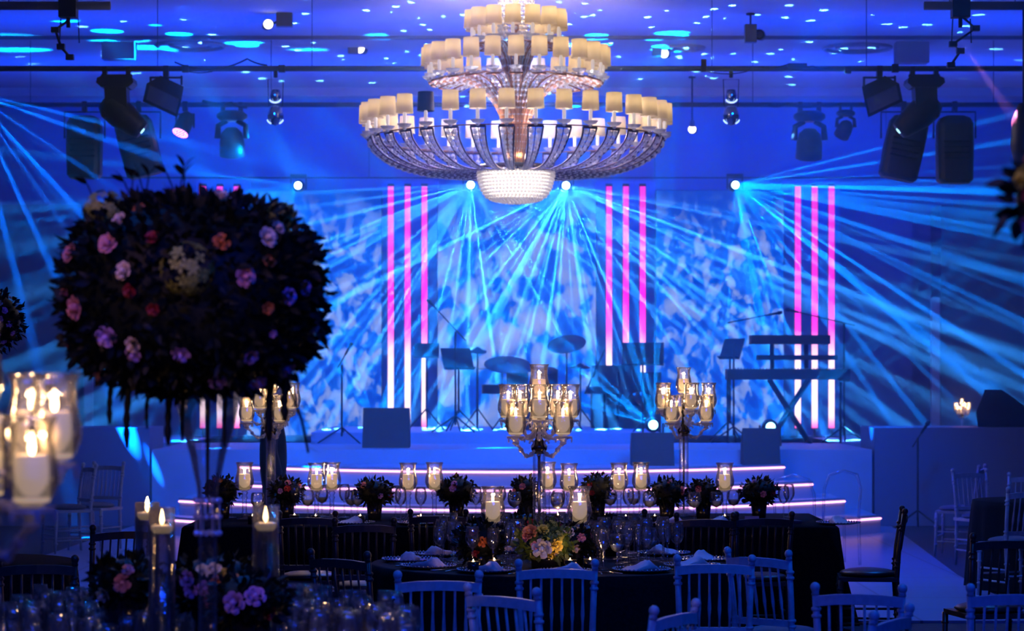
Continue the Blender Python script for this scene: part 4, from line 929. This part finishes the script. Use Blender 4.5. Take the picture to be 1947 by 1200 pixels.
low_flowers(1005, 1003, 14.6, (.13, .12, .09), [(985, 1000, 'red', .03), (1010, 992, 'red', .03), (1040, 1000, 'pink', .03)], 'deep red roses behind the middle candelabra foot', 64)
low_flowers(1150, 1010, 14.4, (.11, .1, .08), [(1138, 1020, 'pink', .03), (1160, 1004, 'red', .028)], 'small dark bouquet on the right half of the round table', 65)
# foreground table flowers
low_flowers(410, 1110, 8.4, (.16, .14, .10), [(365, 1096, 'lilac', .034), (392, 1080, 'white', .026), (415, 1082, 'white', .034), (436, 1090, 'yellow', .030), (425, 1104, 'orange', .034), (402, 1112, 'lilac', .034), (410, 1138, 'pink', .030), (372, 1118, 'lilac', .03), (455, 1096, 'cream', .022)], 'white and orange topped bouquet on the foreground table', 66)
low_flowers(240, 1105, 8.5, (.11, .1, .085), [(240, 1105, 'pink', .036), (203, 1128, 'white', .032), (250, 1082, 'lilac', .026)], 'small pink rose bouquet at the left of the foreground table', 67)
low_flowers(475, 1140, 8.2, (.13, .12, .09), [(455, 1140, 'lilac', .045), (492, 1130, 'lilac', .040), (515, 1160, 'red', .03)], 'big lilac roses low in the right of the foreground table', 68)

# ------------------------------------------------------------------ tables
def cloth_round(c, r, label, name='round_table', drop=.74, top=None):
    t = thing(name, (c[0], c[1], 0), 0, label, 'table')
    n = 96; V = [(0, 0, TZ+.012)]; Fc = []
    rings = [(r*.97, TZ+.012, 0), (r, TZ+.008, 0), (r*1.01, TZ-.05, .008), (r*1.03, TZ-.3, .025), (r*1.06, TZ-drop+.01, .045)]
    for rr_, z, am in rings:
        for i in range(n): a = 2*PI*i/n; q = rr_+am*math.sin(a*16); V.append((q*math.cos(a), q*math.sin(a), z))
    for i in range(n): Fc.append((0, 1+i, 1+(i+1) % n))
    for k in range(len(rings)-1):
        for i in range(n): j = (i+1) % n; Fc.append((1+k*n+i, 1+(k+1)*n+i, 1+(k+1)*n+j, 1+k*n+j))
    cl = MB().add(V, Fc).build('tablecloth', BLACKCLOTH, None, (c[0], c[1], 0)); tag(cl, label.replace('table', 'tablecloth').replace('clothed in black', 'hanging in folds'), 'tablecloth')
    MB().lathe([(0, TZ-.03), (r*.96, TZ-.03), (r*.97, TZ-.02), (r*.96, TZ), (0, TZ)], 48).build('tabletop', SHADED_CHAIR_AND_WOOD, t)
    MB().lathe([(0, 0), (.3, 0), (.3, .03), (.06, .06), (.05, TZ-.03), (0, TZ-.03)], 20).build('pedestal', SHADED_CHAIR_AND_WOOD, t)
C2 = (.25, 13.9); C3 = (PX(370, 8.6), 8.6)
cloth_round(C2, 1.04, 'round dining table clothed in black in the middle of the room')
cloth_round(C3, .82, 'round table clothed in black in the left foreground')
cloth_round((PX(-44, 5.6)-.05, 5.55), .62, 'small round table clothed in black at the left edge, nearest the camera')
cloth_round((PX(-60, 14.0), 14.0), .60, 'round table clothed in black at the far left under the small flower globe')
cloth_round((PX(1985, 21.0), 21.0), .60, 'round table clothed in black at the far right among the chairs')
cloth_round((PX(2198, 5.4), 5.4), .55, 'small round table clothed in black outside the right edge')
def long_table():
    x0, x1, y0, y1 = PX(375, 18.0), PX(1592, 17.25), 17.25, 18.9
    t = thing('long_table', ((x0+x1)/2, (y0+y1)/2, 0), 0, 'long banquet table in front of the stage under a black cloth', 'table'); a, b = (x1-x0)/2, (y1-y0)/2
    MB().box((0, 0, TZ-.015), (2*a-.03, 2*b-.03, .03)).build('tabletop', SHADED_CHAIR_AND_WOOD, t)
    for sx in (-1, 1):
        for sy in (-1, 1): MB().tube([(sx*(a-.1), sy*(b-.1), 0), (sx*(a-.1), sy*(b-.1), TZ-.03)], .025, 8).build('leg', SHADED_CHAIR_AND_WOOD, t)
    # cloth: rounded rectangle, flaring to the right corner
    path = []
    def seg(p, q, n):
        for i in range(n): u = i/n; path.append((p[0]+(q[0]-p[0])*u, p[1]+(q[1]-p[1])*u))
    seg((-a, -b), (a, -b), 60); seg((a, -b), (a, b), 20); seg((a, b), (-a, b), 60); seg((-a, b), (-a, -b), 20)
    n = len(path); V = [(x, y, TZ+.012) for x, y in path]; Fc = [tuple(range(n))]
    for lv, (z, f, am) in enumerate(((TZ-.002, .012, 0), (TZ-.3, .05, .012), (.08, .14, .03))):
        for i, (x, y) in enumerate(path):
            nx = x/a if abs(x) >= a-.2 else 0; ny = (-1 if y < 0 else 1) if abs(abs(y)-b) < 1e-4 else 0
            nx = math.copysign(max(0, (abs(x)-(a-.2))/.2), x) if abs(x) > a-.2 else 0
            ff = f+am*math.sin(i*1.1); V.append((x+nx*ff, y+ny*ff, z))
    for k in range(3):
        for i in range(n): j = (i+1) % n; Fc.append((k*n+i, (k+1)*n+i, (k+1)*n+j, k*n+j))
    tag(MB().add(V, Fc).build('tablecloth', BLACKCLOTH, None, ((x0+x1)/2, (y0+y1)/2, 0)), 'black cloth falling to the floor over the long banquet table', 'tablecloth')
long_table()

# ------------------------------------------------------------------ glassware, plates, votives
def goblet(name, cat, H, rb, bowl, water, loc, label, group):
    t = thing(name, loc, 0, label, cat, group)
    MB().lathe([(0, 0), (rb, 0), (rb, .002), (.012, .006), (.005, .012), (.0045, H*.42), (.008, H*.46), (0, H*.465)], 14).build('stem', GLASS, t)
    pr = [(r, H*.46+z) for r, z in bowl]; MB().lathe(pr+[(r-.0012, z) for r, z in reversed(pr[1:])], 18, cap=False).build('bowl', GLASS, t)
    if water:
        q = [(r*.94, z+.002) for r, z in pr if z < H*.46+water]
        MB().lathe([(0, q[0][1])]+q+[(0, q[-1][1])], 14).build('water', mk('water', (.5, .6, .75), .05, coat=.5), t)
    return t
RAND = random.Random(77)
W = goblet('wine_glass', 'glass', .215, .034, [(.004, 0), (.022, .012), (.036, .04), (.038, .06), (.034, .095), (.029, .115)], 0, (0, 0, -5), 'x', 'x')
G = goblet('water_goblet', 'glass', .185, .036, [(.004, 0), (.028, .012), (.043, .04), (.044, .06), (.040, .09), (.036, .10)], .045, (0, 0, -5), 'x', 'x')
CH_ = goblet('champagne_flute', 'glass', .23, .030, [(.003, 0), (.012, .015), (.020, .05), (.022, .09), (.020, .125)], 0, (0, 0, -5), 'x', 'x')
fW, fG, fC = [True], [True], [True]
used = [(PX(1035, 13.1), 13.1, .20), (PX(1090, 13.3), 13.3, .15)]
def free(x, y, d=.075):
    for a, b, q in used:
        if (a-x)**2+(b-y)**2 < max(d, q)**2: return False
    used.append((x, y, d)); return True
for x, y, d in ((PX(1025, 14.2), 14.2, .19), (PX(937, 14.0), 14.0, .12), (PX(1102, 14.0), 14.0, .12), (PX(1035, 13.45), 13.45, .2), (PX(1085, 13.75), 13.75, .17), (PX(912, 13.6), 13.6, .17), (PX(1005, 14.6), 14.6, .16), (PX(1150, 14.4), 14.4, .15),
                (PX(395, 7.6), 7.6, .15), (PX(410, 8.4), 8.4, .19), (PX(240, 8.5), 8.5, .15), (PX(475, 8.2), 8.2, .16), (PX(308, 8.15), 8.15, .09), (PX(280, 8.75), 8.75, .09), (PX(505, 8.25), 8.25, .09)):
    used.append((x, y, d))
# place settings round the middle table
def setting(cx, cy, r, a, where, with_plate=True):
    ca, sa = math.cos(a), math.sin(a)
    if with_plate:
        px, py = cx+(r-.20)*ca, cy+(r-.20)*sa; used.append((px, py, .19))
        return px, py
PL = thing('charger_plate', (0, 0, -5), 0, 'x', 'plate')
MB().lathe([(0, 0), (.10, 0), (.13, .006), (.155, .014), (.153, .017), (.125, .010), (0, .006)], 36).build('plate_body', PLATE, PL)
m = MB()
for i in range(40): a = 2*PI*i/40; m.ball((.152*math.cos(a), .152*math.sin(a), .017), .0065, 5, 4)
m.build('beaded_rim', BEADR, PL)
NP = MB()
def napkin_mesh():
    V = []; Fc = []; nx, ny = 12, 6
    for j in range(ny+1):
        for i in range(nx+1):
            u = i/nx; v = j/ny-.5; x = (u-.5)*.20; y = v*.11*(1-.3*u); z = .006+.035*math.exp(-((u-.75)/.18)**2)*(1-3*v*v)+.018*math.sin(u*PI)+.004*math.sin(v*14+u*6); V.append((x, y, z))
    for j in range(ny):
        for i in range(nx): q = j*(nx+1)+i; Fc.append((q, q+1, q+nx+2, q+nx+1))
    n = len(V); V += [(x, y, .0) for x, y, z in V]; Fc += [tuple(n+k for k in reversed(f)) for f in Fc[:]]
    edge = [j*(nx+1) for j in range(ny+1)]; 
    for i in range(nx): Fc.append((i, i+n, i+1+n, i+1)); q = ny*(nx+1)+i; Fc.append((q, q+1, q+1+n, q+n))
    for j in range(ny): q = j*(nx+1); Fc.append((q, q+nx+1, q+nx+1+n, q+n)); q += nx; Fc.append((q, q+n, q+nx+1+n, q+nx+1))
    return MB().add(V, Fc).mesh('napkin', NAPKIN)
NAPM = napkin_mesh()
def cut_mesh(kind):
    m = MB(); m.tube([(0, -.10, .004), (0, .02, .005)], [.004, .003], 6)
    if kind == 'knife': m.box((0, .06, .004), (.014, .09, .002))
    elif kind == 'fork':
        m.box((0, .035, .005), (.020, .03, .002))
        for q in (-.008, -.003, .003, .008): m.box((q, .07, .005), (.002, .045, .002))
    return m.mesh(kind, STEEL)
KN, FK = cut_mesh('knife'), cut_mesh('fork')
def single(mesh, name, loc, rz, label, cat, group=None):
    o = bpy.data.objects.new(name, mesh); COL.objects.link(o); o.location = loc; o.rotation_euler = (0, 0, rz); return tag(o, label, cat, group)
fP = [True]
ZT = TZ+.013
ANG2 = [(-148, 'at the left front'), (-118, 'left of the front middle chair'), (-88, 'behind the front middle chair'), (-58, 'right of the front middle chair'), (-28, 'at the right front'), (5, 'at the right end'), (40, 'at the right back'), (75, 'at the back, right of the candelabra'), (110, 'at the back, left of the candelabra'), (145, 'at the left back'), (178, 'at the left end')]
for a, wh in ANG2:
    a = R(a); px, py = C2[0]+.83*math.cos(a), C2[1]+.83*math.sin(a); used.append((px, py, .2))
    place(PL, fP, (px, py, ZT), 0, 'dark beaded charger plate %s of the middle round table' % wh)
    single(NAPM, 'napkin', (px, py, ZT+.008), a+PI/2+RAND.uniform(-.4, .4), 'mauve napkin on the plate %s of the round table' % wh, 'napkin')
    tx, ty = -math.sin(a), math.cos(a)
    single(KN, 'knife', (px+.19*tx, py+.19*ty, ZT), a+PI/2+0, 'knife beside the plate %s of the middle round table' % wh, 'knife')
    single(FK, 'fork', (px-.19*tx, py-.19*ty, ZT), a+PI/2, 'fork beside the plate %s of the middle round table' % wh, 'fork')
LABELS = {}
def uniq(base, near):
    """describe a glass by what it stands next to; a second one in the same spot is told apart by side"""
    for extra in ('', ', nearer', ', farther back', ', more left', ', more right', ', inner one', ', outer one', ', lower one', ', half hidden one'):
        l = base+' '+near+extra
        if len(l.split()) > 16: l = l.replace(' on the long table', ', long table')
        if len(l.split()) > 16: l = l.replace('half full ', '').replace('clear ', '').replace(', round table', '').replace(', foreground table', '').replace(' of the round table', '')
        if l not in LABELS: LABELS[l] = 1; return l
    return (base+' '+near).replace('half full ', '')
def side(x, y, ax, ay):
    dx, dy = x-ax, y-ay
    return ('right of' if dx > 0 else 'left of') if abs(dx) > abs(dy)*.6 else ('behind' if dy > 0 else 'in front of')
def nearest(x, y, anchors):
    ax, ay, nm = min(anchors, key=lambda q: (q[0]-x)**2+(q[1]-y)**2); return side(x, y, ax, ay)+' '+nm
KIND = {'W': (W, fW, 'wine glass', 'wine glasses'), 'G': (G, fG, 'half full water goblet', 'water goblets'), 'C': (CH_, fC, 'narrow flute', 'flutes')}
A2 = [(PX(1025, 14.2), 14.2, 'the middle candelabra'), (PX(937, 14.0), 14.0, 'the left round table candlestick'), (PX(1102, 14.0), 14.0, 'the right round table candlestick'), (PX(1035, 13.45), 13.45, 'the cream roses'), (PX(912, 13.6), 13.6, 'the single orange rose'), (PX(1150, 14.4), 14.4, 'the small dark bouquet')]
for a, wh in ANG2:
    for k, (rr_, da, kd) in enumerate(((.60, -8, 'W'), (.56, 3, 'G'), (.64, 11, 'C'), (.46, -2, 'W'), (.60, 16, 'G'), (.68, -15, 'W'))):
        ob, fs, nm, gp = KIND[kd]; b = R(a+da); x, y = C2[0]+rr_*math.cos(b), C2[1]+rr_*math.sin(b)
        if free(x, y): place(ob, fs, (x, y, ZT), RAND.uniform(0, 6), uniq('clear %s' % nm, 'by the plate %s, round table' % wh), gp+' on the middle round table', RAND.uniform(1.0, 1.15))
for k in range(160):
    a = RAND.uniform(0, 2*PI); q = .62*math.sqrt(RAND.random()); x, y = C2[0]+q*math.cos(a), C2[1]+q*math.sin(a)
    if free(x, y, .078): ob, fs, nm, gp = KIND[RAND.choice('WWGC')]; place(ob, fs, (x, y, ZT), RAND.uniform(0, 6), uniq('clear %s' % nm, nearest(x, y, A2)), gp+' on the middle round table', RAND.uniform(1.0, 1.15))
# foreground table: a crowd of glasses
A3 = [(PX(395, 7.6), 7.6, 'the tall flared vase'), (PX(410, 8.4), 8.4, 'the white and orange bouquet'), (PX(240, 8.5), 8.5, 'the small pink bouquet'), (PX(475, 8.2), 8.2, 'the lilac roses'), (PX(308, 8.15), 8.15, 'the front floating candle'), (PX(280, 8.75), 8.75, 'the rear floating candle'), (PX(505, 8.25), 8.25, 'the lone floating candle'),
      (PX(120, 8.8), 8.8, 'the left rim, foreground table'), (PX(650, 8.8), 8.8, 'the right rim, foreground table'), (PX(400, 9.2), 9.2, 'the rear rim, foreground table')]
for k in range(900):
    a = RAND.uniform(0, 2*PI); q = .77*math.sqrt(RAND.random()); x, y = C3[0]+q*math.cos(a), C3[1]+q*math.sin(a)
    if y < 8.25 or not free(x, y, .080): continue
    ob, fs, nm, gp = KIND[RAND.choice('WWGC')]
    place(ob, fs, (x, y, ZT), RAND.uniform(0, 6), uniq('blurred %s' % nm, nearest(x, y, A3)), gp+' on the foreground table', RAND.uniform(1.10, 1.24))
# long table glasses
A1 = [(PX(x, 18), 18.0, n) for x, n in ((425, 'the leftmost flower ball'), (465, 'the far left candlestick'), (515, 'the half hidden candelabra'), (616, 'the touching candlesticks'), (712, 'the first dark rose ball'), (776, 'the fourth candlestick'), (826, 'the fifth candlestick'), (868, 'the wide rose ball'), (1000, 'the rose ball by the glass column'), (1082, 'the candlestick beside the glass column'), (1136, 'the red rose ball'), (1198, 'the two right candlesticks'), (1268, 'the rose ball left of the right candelabra'), (1337, 'the rose ball right of the right candelabra'), (1378, 'the rightmost candlestick'), (1443, 'the last rose ball'))]
for x in (440, 490, 560, 585, 612, 655, 668, 680, 752, 762, 800, 815, 845, 905, 925, 950, 978, 1060, 1062, 1110, 1160, 1195, 1205, 1235, 1300, 1320, 1362, 1395, 1408, 1490, 1500):
    yy = YT+RAND.uniform(-.4, .5)
    if not free(PX(x, yy), yy, .07): continue
    ob, fs, nm, gp = KIND[RAND.choice('WG')]
    place(ob, fs, (PX(x, yy), yy, ZT), 0, uniq('clear %s' % nm, nearest(PX(x, yy), yy, A1)+' on the long table'), gp+' on the long table', 1.15)
def votive(loc, label, gold=False, en=.25):
    t = thing('votive_cup', loc, 0, label, 'candle holder')
    MB().lathe([(0, 0), (.032, 0), (.036, .06), (.034, .06), (.030, .006), (0, .006)], 16, cap=False).build('cup', BLKG if not gold else mk('gold_glass', (.5, .3, .05), .2, metal=.6), t)
    c = candle(t, (0, 0, .008), .028, .022, en*2.5, .7)
    return t
v0 = votive((PX(480, 17.5), 17.5, ZT), 'black votive cup at the left end of the long table')
for x, Y, lb in ((560, 17.6, 'black votive cup below the half hidden candelabra'), (600, 17.5, 'black votive cup under the touching pair of candlesticks'), (685, 17.5, 'black votive cup left of the first rose ball'), (800, 17.5, 'black votive cup between two long table candlesticks'), (1062, 17.6, 'black votive cup right of the middle glass column'), (1150, 17.5, 'black votive cup left of the two right candlesticks'), (1190, 17.45, 'black votive cup in front of the two right candlesticks'), (1245, 17.5, 'black votive cup by the foot of the right candelabra'), (1378, 17.5, 'black votive cup in front of the rightmost candlestick'),
                 (900, 13.15, 'lit votive cup on the front left of the round table'), (940, 13.25, 'lit votive cup below the left round table candlestick'), (1084, 13.25, 'lit votive cup right of the cream roses'), (1122, 13.3, 'lit votive cup below the right round table candlestick'), (1000, 14.45, 'lit votive cup behind the middle candelabra'),
                 (150, 8.25, 'lit votive cup low at the left of the foreground table'), (640, 8.5, 'lit votive cup at the right of the foreground table')):
    if not (12 < Y < 16) or True:
        dup(v0, (PX(x, Y), Y, ZT), 0, lb)
def floating(x, y, Y, label, h):
    t = thing('floating_candle_vase', (PX(x, Y), Y, ZT), 0, label, 'candle vase')
    MB().lathe([(0, 0), (.043, 0), (.044, .004), (.044, h), (.042, h), (.042, .012), (0, .012)], 28, cap=False).build('glass_cylinder', GLASS, t)
    zw = PZ(y, Y)-ZT
    MB().lathe([(0, .013), (.0405, .013), (.0405, zw-.012), (0, zw-.012)], 24).build('water', thin_glass('vase_water', (.80, .84, .95), 1.33, base=.01), t)
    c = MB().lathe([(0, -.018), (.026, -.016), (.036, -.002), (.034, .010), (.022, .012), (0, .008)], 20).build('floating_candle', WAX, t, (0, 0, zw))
    put('flame', FLM, c, (0, 0, .012), sc=1.3)
    L = bpy.data.lights.new('candle_light', 'POINT'); L.energy = .9; L.color = (1, .55, .22); L.shadow_soft_size = .012
    o = bpy.data.objects.new('candle_light', L); COL.objects.link(o); o.parent = c; o.location = (0, 0, .05)
floating(308, 1005, 8.15, 'floating candle in a tall glass cylinder, front one of the pair on the foreground table', PZ(965, 8.15)-ZT)
floating(280, 980, 8.75, 'floating candle in a tall glass cylinder, rear one of the pair on the foreground table', PZ(955, 8.75)-ZT)
floating(505, 1000, 8.25, 'floating candle in a tall glass cylinder standing alone right of the vase', PZ(962, 8.25)-ZT)
# items at the right end of the long table
def small_items():
    t = thing('folded_napkin_stack', (PX(1490, 17.6), 17.6, ZT), .2, 'dark folded napkins lying on the bare right end of the long table', 'napkin')
    MB().box((0, 0, .01), (.22, .16, .02)).build('cloth', mk('dark_napkin', (.05, .05, .09), .8), t)
    t = thing('place_card', (PX(1430, 17.4), 17.4, ZT), 0, 'small pale place card near the right end of the long table', 'card')
    MB().add([(-.05, 0, 0), (.05, 0, 0), (.05, .02, .06), (-.05, .02, .06), (-.05, .04, 0), (.05, .04, 0)], [(0, 1, 2, 3), (2, 5, 4, 3), (0, 3, 4), (1, 5, 2)], False).build('folded_card', NAPKIN, t)
small_items()
for x, sd in ((640, 1), (765, 2), (900, 3), (1010, 4), (1120, 5), (1240, 6), (1330, 7), (1560, 8)):
    Yp = 17.5
    nm = {640: 'before the pair of candlesticks', 765: 'before the fourth candlestick', 900: 'before the wide rose ball', 1010: 'behind the round table candelabra', 1120: 'before the two right candlesticks', 1240: 'left of the right candelabra', 1330: 'right of the right candelabra', 1560: 'at the right corner'}[x]
    place(PL, fP, (PX(x, Yp)+.12, Yp-.05, ZT), 0, 'dark beaded charger plate on the long table %s' % nm)
    single(NAPM, 'napkin', (PX(x, Yp)+.12, Yp-.05, ZT+.008), sd, 'folded mauve napkin on the long table plate %s' % nm, 'napkin')

# ------------------------------------------------------------------ chairs
def chair(mat, cush):
    t = thing('chiavari_chair', (0, 0, -5), 0, 'x', 'chair')
    # the back is at +Y, the seat faces -Y
    def post(sx):
        m = MB(); x = sx*.17
        m.tube([(x*.98, .21, 0), (x, .195, .25), (x, .185, .45), (x*1.03, .20, .65), (x*1.08, .235, .885)], [.012, .016, .018, .016, .0155], 10)
        def rg(z, y_, r, h): m.lathe([(.012, -h), (r, -h*.4), (r, h*.4), (.012, h)], 12, Matrix.Translation((x*(1+.08*max(0, (z-.45)/.43)), y_, z)))
        for z, y_ in ((.18, .2), (.30, .193), (.53, .187), (.56, .19), (.78, .218), (.81, .222)): rg(z, y_, .0215, .012)
        m.ball((x*1.085, .24, .905), (.021, .021, .022), 12, 8); m.lathe([(.018, -.012), (.014, 0), (.018, .006)], 10, Matrix.Translation((x*1.08, .237, .885)))
        return m
    for s in (-1, 1): post(s).build('back_post', mat, t)
    for s in (-1, 1):
        m = MB(); x = s*.195; m.tube([(x*1.03, -.20, 0), (x, -.19, .25), (x, -.185, .44)], [.011, .015, .018], 10)
        for z in (.12, .30, .38): m.lathe([(.012, -.012), (.022, -.004), (.022, .004), (.012, .012)], 12, Matrix.Translation((x, -.19, z)))
        m.build('front_leg', mat, t)
    m = MB(); pts = [(-.185, .238, .845), (-.10, .252, .855), (0, .258, .858), (.10, .252, .855), (.185, .238, .845)]
    for i in range(4):
        a, b = pts[i], pts[i+1]; h0_, h1_ = .022, .022
        m.add([(a[0], a[1]-.01, a[2]-h0_), (b[0], b[1]-.01, b[2]-h1_), (b[0], b[1]+.01, b[2]-h1_), (a[0], a[1]+.01, a[2]-h0_), (a[0], a[1]-.01, a[2]+h0_), (b[0], b[1]-.01, b[2]+h1_), (b[0], b[1]+.01, b[2]+h1_), (a[0], a[1]+.01, a[2]+h0_)],
              [(0, 3, 2, 1), (4, 5, 6, 7), (0, 1, 5, 4), (2, 3, 7, 6)]+([(0, 4, 7, 3)] if i == 0 else [])+([(1, 2, 6, 5)] if i == 3 else []), False)
    m.build('top_rail', mat, t)
    MB().box((0, .193, .545), (.335, .018, .034)).build('lower_rail', mat, t)
    sp = MB().tube([(0, 0, 0), (0, .012, .06), (0, .02, .10), (0, .035, .18), (0, .052, .28)], [.006, .006, .0095, .006, .006], 8).mesh('spindle', mat)
    for k in range(6): put('spindle', sp, t, (-.125+.05*k, .195, .555))
    m = MB().box((0, 0, .445), (.40, .40, .028)); m.build('seat', mat, t)
    V = MB().ball((0, 0, .478), (.20, .195, .035), 24, 8); V.build('cushion', cush, t)
    m = MB()
    for z, (ya, yb) in ((.15, (-.19, .2)), (.25, (-.19, .2))):
        for s in (-1, 1): m.tube([(s*.195, ya, z), (s*.17, yb, z)], .009, 6)
    m.tube([(-.195, -.19, .2), (.195, -.19, .2)], .009, 6); m.tube([(-.17, .2, .2), (.17, .2, .2)], .009, 6)
    m.build('stretcher', mat, t)
    return t
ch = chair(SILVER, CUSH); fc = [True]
chd = chair(SHADED_CHAIR_AND_WOOD, SHADED_CHAIR_AND_WOOD); fd = [True]
def seat_chair(px, Y, yaw, label, dark=False):
    """yaw 0: seen from behind, back towards the camera; 180: facing the camera"""
    o, f = (chd, fd) if dark else (ch, fc)
    place(o, f, (PX(px, Y), Y, 0), R(180+yaw), label)
# front of the round table, backs towards us; Y is where the back stands, the chair centre is .24 farther
for px, Y, yaw, lb in ((833, 11.45, 2, 'silver chair seen from behind, left one of the large pair before the round table'), (1057, 12.15, 0, 'silver chair pushed to the front middle of the round table'), (1020, 10.6, -38, 'silver chair turned sideways in front of the middle one'),
                       (1356, 12.45, -3, 'silver chair seen from behind at the right front of the round table'), (1488, 12.85, -38, 'silver chair angled at the right of the round table, dimly lit'),
                       (1640, 10.75, -12, 'silver chair low at the right, before the dark side-on chair'), (1585, 9.55, 60, 'silver chair back cut by the bottom edge at right'), (1180, 9.75, 60, 'silver chair post rising from the bottom edge right of the middle')):
    seat_chair(px, Y, yaw, lb)
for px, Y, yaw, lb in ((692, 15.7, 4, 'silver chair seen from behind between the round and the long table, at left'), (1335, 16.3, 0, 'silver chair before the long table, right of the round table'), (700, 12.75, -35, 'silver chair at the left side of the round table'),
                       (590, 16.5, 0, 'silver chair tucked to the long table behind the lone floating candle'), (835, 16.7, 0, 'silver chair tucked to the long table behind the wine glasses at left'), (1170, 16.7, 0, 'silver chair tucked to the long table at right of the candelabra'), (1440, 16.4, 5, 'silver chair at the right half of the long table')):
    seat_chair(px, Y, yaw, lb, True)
seat_chair(1650, 16.75, 84, 'silver chair painted dark as in shade, side-on at the right end of the long table', True)
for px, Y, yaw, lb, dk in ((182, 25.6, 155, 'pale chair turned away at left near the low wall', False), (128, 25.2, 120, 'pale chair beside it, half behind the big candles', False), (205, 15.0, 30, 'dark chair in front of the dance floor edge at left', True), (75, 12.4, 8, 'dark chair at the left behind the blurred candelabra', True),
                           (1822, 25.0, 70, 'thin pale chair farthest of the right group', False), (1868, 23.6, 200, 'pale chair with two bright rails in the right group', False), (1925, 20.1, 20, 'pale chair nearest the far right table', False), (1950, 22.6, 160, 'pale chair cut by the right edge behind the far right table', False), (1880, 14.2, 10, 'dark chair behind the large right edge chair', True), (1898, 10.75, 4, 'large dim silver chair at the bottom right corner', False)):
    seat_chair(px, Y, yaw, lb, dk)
def ghost_chair(px, Y, rz, label):
    t = thing('acrylic_chair', (PX(px, Y), Y, 0), rz, label, 'chair')
    for sx in (-1, 1):
        for sy in (-1, 1): MB().tube([(sx*.19, sy*.19, .02), (sx*.18, sy*.18, .45)], .016, 8).build('leg', GLASS, t)
    MB().box((0, 0, .46), (.40, .40, .02)).build('seat', GLASS, t)
    MB().tube([(-.18, .18, .46), (-.185, .22, .75), (-.14, .24, .88), (0, .245, .92), (.14, .24, .88), (.185, .22, .75), (.18, .18, .46)], .014, 8).build('back_frame', GLASS, t)
ghost_chair(1520, 22.5, 2.8, 'clear acrylic chair left one of two before the lit steps')
ghost_chair(1585, 23.6, 3.4, 'clear acrylic chair right one of two before the lit steps')

# ------------------------------------------------------------------ the person in black standing before the stage
def person(px, Y):
    t = thing('person', (PX(px, Y), Y, .02), R(8), 'person in a black suit standing side-on behind the half hidden candelabra', 'person')
    SUIT = mk('black_suit', (.008, .008, .012), .7, noise=.2, nscale=30); SKIN = mk('skin', (.45, .27, .19), .5, sub=.2)
    V = {'pel': (0, 0, .93, .125, .15), 'wa': (.005, 0, 1.08, .11, .14), 'ch': (0, 0, 1.30, .13, .17), 'nb': (-.01, 0, 1.46, .075, .09), 'nk': (0, 0, 1.52, .055, .055)}
    names = list(V); vs_ = [V[k] for k in names]; ed = [(0, 1), (1, 2), (2, 3), (3, 4)]
    def chain(par, pts):
        i = par
        for p in pts: vs_.append(p); ed.append((i, len(vs_)-1)); i = len(vs_)-1
    for s, st in ((-1, .09), (1, -.06)):
        chain(0, [(.0, s*.085, .86, .10, .095), (st*.4, s*.09, .50, .068, .068), (st, s*.09, .12, .05, .05), (st+.0, s*.09, .06, .045, .045)])
        chain(2, [(0, s*.19, 1.40, .06, .06), (-.02, s*.235, 1.15, .048, .048), (.05, s*.235, .92, .036, .036)])
    me = bpy.data.meshes.new('suit'); me.from_pydata([v[:3] for v in vs_], ed, []); me.materials.append(SUIT)
    o = bpy.data.objects.new('body', me); COL.objects.link(o); o.parent = t
    md = o.modifiers.new('skin', 'SKIN'); md.use_smooth_shade = True
    lay = me.skin_vertices[0].data if me.skin_vertices else None
    if lay is None:
        bpy.context.view_layer.objects.active = o
        lay = me.attributes.new('skin', 'FLOAT', 'POINT') and None
    if lay:
        for i, v in enumerate(vs_): lay[i].radius = (v[3], v[4]); lay[i].use_root = (i == 0)
    o.modifiers.new('sub', 'SUBSURF').levels = 2; o.modifiers['sub'].render_levels = 2
    for s, st in ((-1, .09), (1, -.06)):
        MB().ball((st+.06, s*.09, .035), (.135, .045, .035), 14, 8).build('shoe', BLKG, t)
    h = MB(); h.ball((0.01, 0, 1.645), (.098, .078, .118), 20, 14); h.ball((.05, 0, 1.585), (.05, .052, .05), 12, 8)
    h.add([(.10, 0, 1.665), (.132, 0, 1.625), (.10, -.016, 1.618), (.10, .016, 1.618)], [(0, 2, 1), (0, 1, 3), (1, 2, 3)])
    for s in (-1, 1): h.ball((0, s*.08, 1.635), (.018, .01, .03), 8, 6)
    h.tube([(0, 0, 1.50), (0, 0, 1.58)], .052, 12); h.build('head', SKIN, t)
    e = MB()
    for s in (-1, 1): e.ball((.092, s*.03, 1.662), .011, 8, 6)
    e.build('eyes', BLKG, t); m_ = MB(); m_.ball((.096, 0, 1.578), (.008, .024, .006), 10, 6); m_.build('mouth', mk('lips', (.35, .12, .1), .5), t)
    hr = MB(); hr.ball((-.012, 0, 1.675), (.102, .086, .105), 18, 12); hr.build('hair', mk('hair', (.015, .01, .008), .6), t)
    for s in (-1, 1):
        hd = MB(); hd.ball((.055, s*.238, .875), (.032, .016, .045), 12, 8)
        for q in range(4):
            x = .03+.017*q; L = (.062, .072, .076, .066)[q]; hd.tube([(x+.003, s*.238, .845), (x+.006, s*.240, .845-L*.5), (x+.0, s*.228, .845-L)], [.0085, .008, .0065], 7)
        hd.tube([(.082, s*.232, .885), (.098, s*.225, .86), (.100, s*.22, .835)], [.010, .009, .007], 7); hd.build('hand', SKIN, t)
person(519, 21.8)

for m in bpy.data.materials:      # small or dim glowing things are seen and reflected but not sampled as lamps
    if m.name.startswith(NOSAMPLE): m.cycles.emission_sampling = 'NONE'
